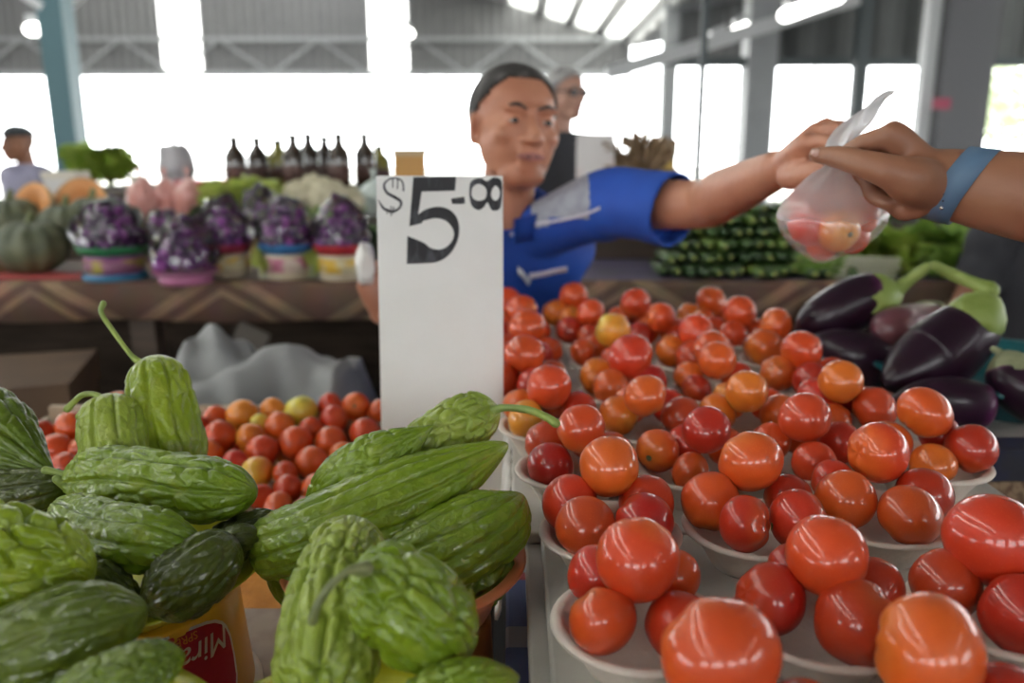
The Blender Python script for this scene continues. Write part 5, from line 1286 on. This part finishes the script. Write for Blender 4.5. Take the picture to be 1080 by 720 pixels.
def face_parts(o, M, brow_m, glasses=False):
    for s in (-1,1):
        if not glasses:
            e = mk('eye', xf(ball((s*.132,-.320,-.004),(.048,.040,.024), nu=20, nv=14), M), M_eye, o)
            mk('iris', xf(ball((s*.132+.006,-.356,-.004),(.024,.010,.022), nu=16, nv=10), M), M_iris, e)
        mk('eyebrow', xf(tube([(s*.05,-.375,.085),(s*.13,-.378,.112),(s*.215,-.335,.085)],[.009,.013,.006],14,8), M), brow_m, o)
    mk('lips', xf(loft([((x,-.395-.018*math.cos(x*9)+abs(x)*.16,-.264),(0,.010,0),(0,0,.030*math.cos(x/.115*1.45)+.003)) for x in np.linspace(-.11,.11,11)], 12), M), mat('lips', (.34,.13,.11), .45), o)
M_mouth = mat('mouth_dark', (.06,.02,.02), .5)
def hair(o, M, m, front=.30, side=-.05, thick=.022, name='hair', recede=.0):
    """a close cap over the skull; the hairline runs from front (brow side) to side height behind the ears"""
    V, Fc = ball((0,0,0), 1, nu=64, nv=44); keep = []
    c, r = Vector((0,.075,.12)), Vector((.330+thick,.40+thick,.350+thick))
    W = [Vector((c.x+v[0]*r.x, c.y+v[1]*r.y, c.z+v[2]*r.z)) for v in V]
    def lim(p):
        t = max(0, min(1, (p.y+.30)/.42)); z = front*(1-t)+side*t
        z += recede*max(0, 1-abs(abs(p.x)-.17)/.10)*max(0, 1-t*1.6)
        return z
    Fk = [f for f in Fc if all(W[i].z > lim(W[i]) for i in f)]
    used = sorted({i for f in Fk for i in f}); mp = {i: k for k, i in enumerate(used)}
    h_ = mk(name, xf(([W[i] for i in used], [tuple(mp[i] for i in f) for f in Fk]), M), m, o)
    so = h_.modifiers.new('s','SOLIDIFY'); so.thickness = M.to_scale().x*thick*1.6; so.offset = -.6
    return h_
def finger(ps, rs): return tube(ps, rs, 22, 12)
def hand_shapes(W, f, n, side, L=.19, curl=(.25,.35,.3), spread=.10, thumb=(.55,.75,.25)):
    """open or curled hand: wrist W, direction f, palm normal n; side = +1/-1 puts the thumb along +/- f x n"""
    f = Vector(f).normalized(); n = (Vector(n) - f*Vector(n).dot(f)).normalized(); s = f.cross(n)*side; k = L/.19
    S = [loft([(W-f*.01*k, s*.026*k, n*.020*k),(W+f*.03*k, s*.034*k, n*.019*k),(W+f*.07*k, s*.041*k, n*.016*k),(W+f*.098*k, s*.040*k, n*.012*k)], 20, 12)]
    for i, (o_, l, r) in enumerate(((.030,.072,.0092),(.010,.080,.0096),(-.010,.074,.0090),(-.029,.058,.0080))):
        b = W + f*(.088*k) + s*(o_*k); d = (f + s*(spread*(1.2-i*.8))).normalized(); ps = [b - f*.02*k, b]; ang = 0
        for q, c in zip((.46,.30,.24), curl):
            ang += c*(1+.12*i); ps.append(ps[-1] + (d*math.cos(ang)+n*math.sin(ang))*(l*q*k))
        S.append(finger(ps, [r*1.1*k, r*1.05*k, r*k, r*.9*k, r*.72*k]))
    b = W + f*.022*k + s*.026*k; d = (f*thumb[0]+s*thumb[1]+n*thumb[2]).normalized(); d2 = (d+f*.35+n*.1).normalized()
    S.append(finger([b - s*.012*k, b + d*.038*k, b + d*.038*k + d2*.032*k, b + d*.038*k + d2*.056*k], [.016*k,.0125*k,.0108*k,.008*k]))
    return S
def sleeve(ps, ro, th=.010, n=24, seg=28):
    """a hollow cuffed sleeve, closed double wall"""
    S = catmull([list(p)+[r] for p, r in zip(ps, ro)], n); cc, fr = frames([s[:3] for s in S]); V, Fc = [], []
    rings = [(cc[k], S[k][3], fr[k]) for k in range(n)] + [(cc[k], S[k][3]-th, fr[k]) for k in range(n-1, -1, -1)]
    for c, r, (t, s, b) in rings:
        for j in range(seg): a = 2*PI*j/seg; V.append(c+s*r*math.cos(a)+b*r*math.sin(a))
    m = len(rings)
    for k in range(m):
        for j in range(seg):
            i = (j+1) % seg; k2 = (k+1) % m; Fc.append((k*seg+j,k*seg+i,k2*seg+i,k2*seg+j))
    return V, Fc
def ell(c, hx, hy, yaw=0, tilt=0):
    a = Matrix.Rotation(yaw,3,'Z') @ Vector((hx,0,0)); b = Matrix.Rotation(yaw,3,'Z') @ (Matrix.Rotation(tilt,3,'X') @ Vector((0,hy,0)))
    return (tuple(c), tuple(a), tuple(b))
def split_mesh(VF, test):
    """faces whose centre passes test, and the rest, as two vertex-face lists"""
    V, Fc = VF; a, b = [], []
    for f in Fc:
        c = sum((Vector(V[i]) for i in f), Vector())/len(f); (a if test(c) else b).append(f)
    out = []
    for fs in (a, b):
        u = sorted({i for f in fs for i in f}); m = {i: k for k, i in enumerate(u)}; out.append(([V[i] for i in u], [tuple(m[i] for i in f) for f in fs]))
    return out
def legs_shapes(hips, knees, ankles, r=(.085,.06,.042), feet_dir=(0,-1,0)):
    S = []
    for h, k, a in zip(hips, knees, ankles):
        S.append(tube([h, Vector(h).lerp(Vector(k),.5), k, Vector(k).lerp(Vector(a),.4), a], [r[0], r[0]*.85, r[1], r[1]*.95, r[2]], 30, 16))
    return S
def shoes(o, ankles, d=(0,-1,0)):
    for a in ankles:
        a = Vector(a); d = Vector(d).normalized(); s = d.cross(Vector((0,0,1)))
        mk('shoe', loft([((a-d*.06)+Vector((0,0,.045-a.z)), s*.030, Vector((0,0,.035))),((a)+Vector((0,0,.048-a.z)), s*.040, Vector((0,0,.046))),((a+d*.10)+Vector((0,0,.036-a.z)), s*.045, Vector((0,0,.034))),((a+d*.18)+Vector((0,0,.024-a.z)), s*.030, Vector((0,0,.022)))], 20, 14), M_shoe, o)

# ---------------------------------------------------------------- the seller
hc = P(543,133,1.66); HR = Matrix.Rotation(math.radians(20),3,'Z') @ Matrix.Rotation(math.radians(-4),3,'X') @ Matrix.Rotation(math.radians(4),3,'Y')
hs, HM = head_shapes(hc, .262, HR)
nb = P(533,228,1.74)                       # base of the neck
shL, shR = P(636,216,1.63), P(452,232,1.76)  # shoulders
el, wr = P(742,215,1.45), P(822,178,1.13)
pel = Vector((-.05,2.10,.58))
torso = [ell((-.05,2.11,.50),.165,.125), ell((-.05,2.08,.66),.160,.115), ell((-.045,2.02,.80),.165,.115,0,.3), ell((-.03,1.94,.90),.180,.118,0,.45), ell((-.01,1.86,.98),.185,.110,0,.55), ell((nb.x,1.80,1.025),.14,.080,0,.6), ell((nb.x,1.775,1.055),.06,.055,0,.5)]
body = [loft(torso, 36, 40)] + hs + [tube([nb+Vector((0,.03,-.05)), nb.lerp(hc,.45)+Vector((0,.03,0)), hc+Vector((-.005,.03,-.05))], [.062,.056,.058], 16, 18)]
body += [tube([nb+Vector((.07,.03,-.06)), shL, shL.lerp(el,.5), el, el.lerp(wr,.35), wr], [.038,.054,.050,.044,.043,.027], 50, 18)]
# reaching hand: knuckles over the bag's neck, fingers closing down on it
def px(*q): return [P(*a) for a in q]
knk = px((852,152,1.035),(862,141,1.055),(871,136,1.08),(876,139,1.105))
for k, r in zip(knk, (.0165,.0165,.016,.015)): body.append(tube([wr.lerp(k,-.02), wr.lerp(k,.5), k], [.020,.0185,r], 14, 12))
body += [finger(px((852,152,1.035),(872,149,1.005),(884,160,.990),(886,172,.984)),[.0115,.0105,.0095,.0075]),
         finger(px((862,141,1.055),(884,137,1.02),(895,148,.998),(896,161,.988)),[.0115,.0108,.0098,.0078]),
         finger(px((871,136,1.08),(890,135,1.05),(900,146,1.02),(900,159,1.005)),[.011,.0102,.0092,.0074]),
         finger(px((876,139,1.105),(891,141,1.08),(899,150,1.06),(898,160,1.045)),[.010,.009,.008,.0066]),
         finger(px((833,186,1.09),(850,184,1.04),(866,179,1.005),(879,172,.988)),[.019,.0170,.0145,.0105])]
# other arm, hanging behind the sign, its hand at the sign's edge
elR, wrR = P(392,330,1.88), P(392,320,1.72)
elR = Vector((-.27,1.93,.84)); wrR = P(402,330,1.80)
body += [tube([nb+Vector((-.07,.03,-.06)), shR, shR.lerp(elR,.5), elR, elR.lerp(wrR,.4), wrR], [.038,.054,.05,.043,.04,.027], 50, 18)]
body += hand_shapes(wrR, P(388,292,1.76)-wrR, (.55,-.5,.2), 1, .175, (.5,.6,.5), .05, (.6,.5,.6))
hips = [(-.13,2.10,.56),(.04,2.10,.56)]; kn = [(-.20,1.86,.52),(.10,1.86,.52)]; an = [(-.21,1.93,.09),(.11,1.93,.09)]
seller = thing('person', fuse(body, .0042, 5, .4), M_sk1, 'person in a royal blue shirt reaching out a bag of tomatoes', 'person')
face_parts(seller, HM, M_hairk)
mk('mouth', xf(ball((0,-.412,-.266),(.062,.010,.011), nu=20, nv=10), HM), M_mouth, seller)['label'] = 'slightly open mouth'
hair(seller, HM, M_hairk, .36, -.10, .014, recede=.07)['label'] = 'short greying dark hair'
sh = [loft([ell((-.05,2.11,.52),.185,.145), ell((-.05,2.08,.66),.180,.135), ell((-.045,2.02,.80),.182,.132,0,.3), ell((-.03,1.94,.90),.196,.134,0,.45), ell((-.005,1.86,.98),.200,.124,0,.55), ell((nb.x+.005,1.80,1.028),.152,.092,0,.6), ell((nb.x,1.775,1.058),.072,.070,0,.5)], 40, 44)]
c1 = shL.lerp(el,.80)
for s_, e_ in ((shL,el),(shR,elR)):
    m_ = s_.lerp(e_,.40); c_ = s_.lerp(e_,.74)
    sh += [ball(s_+Vector((0,.01,-.005)),(.078,.078,.072)), tube([nb+Vector((.055 if s_ is shL else -.055,.02,-.042)), s_, m_], [.060,.070,.068], 22, 22), sleeve([m_-(m_-s_)*.3, m_, c_+Vector((0,0,-.012))], [.064,.067,.071], .008)]
# stand-up collar, open in front
V, Fc = [], []
for i in range(25):
    a = -PI*.5 + .22 + (2*PI-.44)*i/24; d = Vector((math.cos(a), math.sin(a), 0)); b = nb + Vector((.0,-.005,-.028)) + Vector((d.x*.082, d.y*.080, .022*d.y)); t = b + Vector((d.x*.010, d.y*.006, .062+.012*d.y))
    V += [b - d*.006, b + d*.006, t + d*.006, t - d*.006]
for i in range(24):
    for k in range(4): Fc.append((4*i+k,4*i+4+k,4*i+4+(k+1)%4,4*i+(k+1)%4))
Fc += [(3,2,1,0),(96,97,98,99)]
SH = fuse(sh, .005, 6, .5)
# soft creases in the cloth
SH = ([Vector(v) + Vector((.35,-1,.1)).normalized()*(.010*noise.noise(Vector((v[0]*9+v[2]*6, v[1]*4, v[2]*5-v[0]*7)))) for v in SH[0]], SH[1])
def yoke(c):
    pc_ = (c.x-nb.x); 
    line = 1.058 + .13*abs(pc_)*.25
    return abs(pc_) < .165 and abs(pc_) > .055 and c.z > line - .02*(abs(pc_)<.09) and c.y < 1.87
ya, rest = split_mesh(SH, yoke)
shirt = mk('shirt', rest, M_blue, seller); shirt['label'] = 'royal blue short-sleeved shirt'
for y_ in split_mesh(ya, lambda c: c.x > nb.x): mk('shoulder_yoke', y_, M_yoke, shirt)['label'] = 'heather grey shoulder panel'
mk('collar', (V,Fc), M_blue, shirt)
from mathutils.bvhtree import BVHTree
shirt_bvh = BVHTree.FromPolygons([Vector(v) for v in SH[0]], SH[1])
def drape(px_, py_, off=.003):
    o_ = Vector((0,0,CAM_Z)); d_ = (P(px_,py_,1)-o_).normalized(); h_ = shirt_bvh.ray_cast(o_, d_)
    return (h_[0] + h_[1]*off if h_[1].dot(d_) < 0 else h_[0]-h_[1]*off) if h_[0] else None
def cloth_strip(pts, w, name, m, parent, n=26):
    up, lo = [], []
    for q_ in catmull(pts, n):
        a = drape(q_[0], q_[1]-w/2); b = drape(q_[0], q_[1]+w/2)
        if a and b: up.append(a); lo.append(b)
    V = up+lo; k = len(up)
    if k > 1: 
        o = mk(name, (V, [(i,i+1,k+i+1,k+i) for i in range(k-1)]), m, parent); s = o.modifiers.new('s','SOLIDIFY'); s.thickness = .0012; return o
cloth_strip([(566,236),(585,233),(605,229),(622,224),(634,219)], 3.0, 'piping', M_pipe, shirt)
cloth_strip([(538,247),(548,247),(558,246)], 3.4, 'piping', M_pipe, shirt)
cloth_strip([(558,290),(572,288),(585,285),(597,283)], 5.5, 'chest_lettering', M_pipe, shirt)
cloth_strip([(546,284),(552,289),(557,296),(560,290)], 8, 'chest_logo', M_logo, shirt)
tr = fuse([loft([ell((-.05,2.11,.50),.170,.135), ell((-.05,2.10,.58),.172,.135), ell((-.05,2.09,.64),.165,.128)], 30, 12)] + legs_shapes(hips, kn, an, (.09,.068,.052)), .008, 5)
mk('trousers', tr, M_trou, seller)
shoes(seller, an)
mb = mat('stool_plastic', (.12,.10,.10), .5)
stl = empty('stool', (-.05,2.16,0), 'dark plastic stool under the seated seller', 'stool')
bevel(mk('seat', box((-.21,2.02,.36),(.11,2.30,.395)), mb, stl, smooth=False), .006)
for x in (-.18,.08):
    for y in (2.05,2.27): mk('leg', box((x-.02,y-.02,0),(x+.02,y+.02,.36)), mb, stl, smooth=False)
# the small white bag in his other hand
sack('plastic_bag', (P(386,296,1.70).x, P(386,296,1.70).y, P(386,300,1.70).z), (.020,.022,.075), mat('bag_cream',(.72,.70,.66),.4), 'small cream plastic bag held at the edge of the price sign', 'plastic bag', 12)

# ---------------------------------------------------------------- the buyer: arm from the side, the rest outside the frame
bw = P(985,191,.905); be = P(1215,262,.84)
be = Vector((.665,.775,1.118)); bs = Vector((.86,.52,1.30))
S = [tube([bs+Vector((.1,-.02,.02)), bs, bs.lerp(be,.5), be, be.lerp(bw,.30), be.lerp(bw,.72), bw], [.06,.064,.056,.052,.052,.0445,.0365], 60, 20)]
mcp = px((943,143,.895),(947,146,.918),(953,152,.94),(960,160,.958))
for k, r in zip(mcp, (.0170,.0165,.0155,.0145)): S.append(tube([bw, bw.lerp(k,.5), k], [.028,.021,r], 16, 14))
S += [finger(px((943,143,.895),(916,150,.915),(896,160,.94),(886,166,.957)),[.0135,.0125,.0108,.0082]),
      finger(px((947,146,.918),(915,165,.945),(908,184,.955),(921,193,.945)),[.0135,.0122,.0108,.0085]),
      finger(px((953,152,.94),(921,177,.955),(920,204,.94),(937,215,.915)),[.0128,.0115,.0105,.0085]),
      finger(px((960,162,.958),(940,198,.94),(950,222,.915),(970,221,.895)),[.0125,.0120,.0112,.0100]),
      tube(px((984,197,.895),(960,190,.872),(940,182,.868)),[.029,.0265,.0190],16,14),
      finger(px((945,183,.868),(912,173,.885),(886,166,.915),(861,163,.945)),[.0205,.0158,.0138,.0095]),
      tube(px((984,203,.905),(970,209,.918),(956,208,.925)),[.025,.022,.017],16,14)]
# trunk, head and legs standing beside the camera, outside the picture
bt = Vector((1.02,.42,0))
S += [loft([ell((1.02,.42,.88),.165,.115,1.2), ell((1.02,.42,1.05),.155,.11,1.2), ell((1.02,.42,1.22),.175,.115,1.2), ell((1.02,.42,1.34),.17,.10,1.2), ell((1.02,.42,1.41),.08,.07,1.2)], 30, 24), tube([(1.02,.42,1.36),(1.01,.43,1.52)],[.06,.055],8,16)]
bh = Vector((1.0,.44,1.60)); BR = Matrix.Rotation(math.radians(-80),3,'Z'); h2, BM = head_shapes(bh, .235, BR); S += h2
sh2 = Vector((1.12,.22,1.31)); S += [tube([(1.05,.38,1.33), sh2, (1.16,.16,1.05),(1.10,.22,.84)],[.06,.06,.045,.028],30,16)] + hand_shapes(Vector((1.10,.22,.84)),(-.1,.05,-1),(-1,0,0),1)
bhip = [(1.06,.34,.86),(.99,.50,.86)]; bkn = [(1.05,.33,.48),(.98,.51,.48)]; ban = [(1.07,.33,.09),(1.0,.51,.09)]
buyer = thing('person', fuse(S, .0042, 5, .4), M_sk2, 'person with a blue watch strap holding the bag neck from the side', 'person')
face_parts(buyer, BM, M_hairk); hair(buyer, BM, M_hairk, .28, -.1, .03)
bsh = [loft([ell((1.02,.42,.86),.185,.135,1.2), ell((1.02,.42,1.05),.175,.13,1.2), ell((1.02,.42,1.22),.190,.13,1.2), ell((1.02,.42,1.35),.18,.115,1.2), ell((1.02,.42,1.41),.09,.085,1.2)], 30, 24)]
for s_, e_ in ((bs,be),(sh2,Vector((1.16,.16,1.05)))):
    bsh += [tube([Vector((1.02,.42,1.34)), s_, s_.lerp(e_,.3)],[.075,.075,.07],16,18), sleeve([s_.lerp(e_,.15), s_.lerp(e_,.35), s_.lerp(e_,.62)],[.072,.072,.074],.012)]
mk('shirt', fuse(bsh, .008, 6), M_dkshirt, buyer)
mk('trousers', fuse([loft([ell((1.02,.42,.80),.17,.125,1.2), ell((1.02,.42,.90),.172,.128,1.2)], 24, 8)] + legs_shapes(bhip,bkn,ban,(.088,.066,.05)), .009, 5), M_trou, buyer)
shoes(buyer, ban, (-1,.1,0))
mk('thumb_nail', ball(P(861,161,.932),(.006,.0035,.0045), nu=16, nv=10), M_nail, buyer)['label'] = 'pale thumb nail'
# watch strap round the forearm: a band slanting over the wrist
ARM = catmull([list(p)+[r] for p, r in zip([bs, bs.lerp(be,.5), be, be.lerp(bw,.30), be.lerp(bw,.72), bw], [.064,.056,.052,.052,.0445,.0365])], 120)
kk = min(range(60,118), key=lambda k: abs(540 + F_PX*ARM[k][0]/depth(ARM[k]) - 1012))
wc = Vector(ARM[kk][:3]); ax = (Vector(ARM[kk-3][:3]) - Vector(ARM[kk+1][:3])).normalized(); RR = ARM[kk][3] + .0015
s1 = ax.cross(Vector((0,0,1))).normalized(); n1 = s1.cross(ax)
if n1.z < 0: n1 = -n1
V, Fc = [], []; NS = 64
for j in range(NS):
    a = 2*PI*j/NS; rr = RR
    d_ = s1*math.cos(a) + n1*math.sin(a); tilt = ax*(.014*math.sin(a))
    for off, r in ((-.0155,rr-.004),(-.0148,rr+.0012),(.0148,rr+.0025),(.0155,rr-.004)):
        V.append(wc + d_*r + tilt + ax*off)
for j in range(NS):
    i = (j+1) % NS
    for k in range(4): Fc.append((4*j+k,4*i+k,4*i+(k+1)%4,4*j+(k+1)%4))
watch = thing('wrist_watch', (V,Fc), M_strap, 'blue rubber watch strap on the buyer wrist', 'watch')
CD = (n1*.55 + Vector((0,1,0))).normalized(); CD = (CD - ax*CD.dot(ax)).normalized()
mk('case', xf(lathe([(0,-.004),(.019,-.004),(.020,0),(.019,.008),(0,.009)], 32), Matrix.Translation(wc+CD*(RR-.001)+ax*.010) @ Vector((0,0,1)).rotation_difference(CD).to_matrix().to_4x4()), M_strap_d, watch)
body_bvh = BVHTree.FromPolygons(*[[Vector(v) for v in V], Fc])
for (x_, y_, m_, r_, nm) in ((995,205,M_strap_d,.0011,'strap_hole'),(994.5,212,M_strap_d,.0011,'strap_hole'),(993,219,M_pin,.0022,'pin')):
    d_ = (P(x_,y_,1)-Vector((0,0,CAM_Z))).normalized(); h_ = body_bvh.ray_cast(Vector((0,0,CAM_Z)), d_)
    if h_[0]: mk(nm, ball(h_[0], r_, nu=12, nv=8), m_, watch)

# ---------------------------------------------------------------- bystanders
def bystander(hc, hh, yaw, ground, skin_m, shirt_m, label, hair_m=None, cap=None, glasses=False, arms=None, sleeves=.6, pitch=0, seat=None, logo=None, drop=.165, broad=1.0):
    R = Matrix.Rotation(yaw,3,'Z') @ Matrix.Rotation(pitch,3,'X'); hs_, M = head_shapes(hc, hh, R); k = hh/.235
    Y = Matrix.Rotation(yaw,3,'Z'); 
    nb_ = hc + Y @ Vector((0,.035*k,-drop*k)); H = ground
    def L(x,y,z): return nb_ + Y @ Vector((x*k*broad,y*k,0)) + Vector((0,0,z*k))
    tor = [ell(L(0,.01,-.60),.155*k,.11*k,yaw), ell(L(0,0,-.42),.15*k,.11*k,yaw), ell(L(0,0,-.22),.175*k*broad,.115*k,yaw), ell(L(0,0,-.09),.165*k,.10*k,yaw), ell(L(0,0,-.01),.075*k,.07*k,yaw)]
    S = hs_ + [loft(tor, 28, 24), tube([L(0,.01,-.05), L(0,.0,.08)], [.06*k,.055*k], 8, 16)]
    arms = arms or [((.19,0,-.08),(.26,.03,-.36),(.24,-.10,-.56)), ((-.19,0,-.08),(-.26,.03,-.36),(-.24,-.10,-.56))]
    for s_, (a, b, c) in zip((1,-1), arms):
        A, B_, D = L(*a), L(*b), L(*c)
        S += [tube([L(a[0]*.3,0,-.05), A, A.lerp(B_,.5), B_, B_.lerp(D,.4), D], [.055*k,.058*k,.046*k,.040*k,.036*k,.026*k], 36, 16)] + hand_shapes(D, D-B_, Y @ Vector((-s_*.6,-.3,-.3)), -s_, .185*k, (.3,.4,.3))
    p = thing('person', fuse(S, .006, 4, .4), skin_m, label, 'person')
    face_parts(p, M, hair_m or M_hairk, glasses)
    if hair_m: hair(p, M, hair_m, .33, -.18, .028)
    ss = [loft([ell(L(0,.01,-.66),.175*k,.13*k,yaw), ell(L(0,0,-.42),.170*k,.13*k,yaw), ell(L(0,0,-.22),.190*k*broad,.132*k,yaw), ell(L(0,0,-.08),.175*k*broad,.115*k,yaw), ell(L(0,0,.0),.085*k,.08*k,yaw)], 30, 26)]
    for a, b, c in arms:
        A, B_ = L(*a), L(*b); ss += [tube([L(0,0,-.07), A, A.lerp(B_,.3)], [.07*k,.072*k,.066*k], 16, 18), sleeve([A.lerp(B_,.12), A.lerp(B_,.35), A.lerp(B_,sleeves)], [.068*k,.068*k,.068*k], .012)]
    shp = mk('shirt', fuse(ss, .009, 6), shirt_m, p)
    if logo: mk('chest_badge', ball(L(*logo[:3]),(.022,.006,.02)), logo[3], shp)
    z0 = L(0,0,-.64).z
    if seat is None:
        hp = [L(.09,.01,-.62), L(-.09,.01,-.62)]; ak = [Vector((h.x,h.y,.09)) for h in hp]; kn_ = [h.lerp(a,.5)+Y @ Vector((0,-.02,0)) for h, a in zip(hp, ak)]
    else:
        hp = [L(.09,.01,-.62), L(-.09,.01,-.62)]; kn_ = [h + Y @ Vector((0,-.40,-.02)) for h in hp]; ak = [Vector((q_.x,q_.y,.09)) for q_ in kn_]
    mk('trousers', fuse([loft([ell(L(0,.01,-.72),.165*k,.12*k,yaw), ell(L(0,.01,-.60),.165*k,.125*k,yaw)], 24, 8)] + legs_shapes(hp, kn_, ak, (.085,.064,.05)), .011, 5), M_trou, p)
    shoes(p, ak, Y @ Vector((0,-1,0)))
    if glasses:
        g = mk('sunglasses', xf(join(tube([(-.26,-.30,.03),(-.13,-.395,.03),(0,-.40,.04),(.13,-.395,.03),(.26,-.30,.03)],[.014]*5,20,8), tube([(.26,-.30,.03),(.34,.0,.03)],.014,6,8), tube([(-.26,-.30,.03),(-.34,.0,.03)],.014,6,8)), M), M_strap_d, p)
        for s_ in (-1,1): mk('lens', xf(ball((s_*.135,-.375,-.005),(.115,.030,.075), nu=20, nv=12), M), M_iris, g)
    if cap:
        V_, F_ = ball((0,.06,.22),(.37,.44,.32), nu=32, nv=20); Fk = [f for f in F_ if all(V_[i][2] > .19 for i in f)]; u = sorted({i for f in Fk for i in f}); mp = {i:k_ for k_, i in enumerate(u)}
        cp = mk('cap', xf(([V_[i] for i in u],[tuple(mp[i] for i in f) for f in Fk]), M), cap, p); so_ = cp.modifiers.new('s','SOLIDIFY'); so_.thickness = .006
        mk('peak', xf(loft([((0,-.30,.22),(.30,0,0),(0,0,.02)),((0,-.42,.215),(.27,0,0),(0,0,.016)),((0,-.56,.18),(.16,0,0),(0,0,.012))], 24, 10), M), cap, cp)
    return p
bystander(P(597,99,4.05), .262, math.radians(38), 0, M_sk3, M_dkshirt, 'grey-haired person in dark sunglasses and dark shirt standing behind the seller', M_hairg, glasses=True, logo=(.09,-.135,-.20,mat('badge_green',(.05,.45,.12),.5)))
bystander(P(18,152,5.2), .228, math.radians(-35), 0, M_sk2, M_lav, 'person in a lavender grey shirt and dark cap beyond the squash', None, cap=mat('cap_dark',(.03,.035,.04),.8), drop=.125, broad=1.2)
bystander(P(1160,150,2.15), .24, math.radians(-12), 0, M_sk2, M_dkshirt, 'person in a charcoal shirt standing beyond the eggplants', M_hairk,
          arms=[((.19,0,-.08),(.27,.03,-.34),(.22,-.12,-.52)), ((-.19,0,-.08),(-.27,.0,-.33),(-.30,-.16,-.50))])
# ================================================================== CAMERA, SKY, LAMPS
sc = bpy.context.scene
cd = bpy.data.cameras.new('camera'); cam = bpy.data.objects.new('camera', cd); C.objects.link(cam)
cam.location = (0,0,CAM_Z); cam.rotation_euler = (PI/2 - PITCH, 0, 0)
cd.sensor_width = 36; cd.lens = F_PX/1080*36; cd.clip_start = .02; cd.clip_end = 300
cd.dof.use_dof = True; cd.dof.focus_distance = .74; cd.dof.aperture_fstop = 3.2; cd.dof.aperture_blades = 0
sc.camera = cam
w = bpy.data.worlds.new('sky'); sc.world = w; w.use_nodes = True; N, L = w.node_tree.nodes, w.node_tree.links
bg = N['Background']; bg.inputs[0].default_value = (.98,1.0,1.0,1); bg.inputs[1].default_value = 8.5
sc.view_settings.view_transform = 'Standard'; sc.view_settings.look = 'None'; sc.view_settings.gamma = 1; sc.view_settings.use_curve_mapping = False
sc.view_settings.exposure = 0.0
sc.cycles.use_denoising = True; sc.cycles.max_bounces = 8; sc.cycles.sample_clamp_indirect = 6; sc.cycles.caustics_reflective = False; sc.cycles.caustics_refractive = False
sc.cycles.transparent_max_bounces = 12
print('OBJS', len(bpy.data.objects))
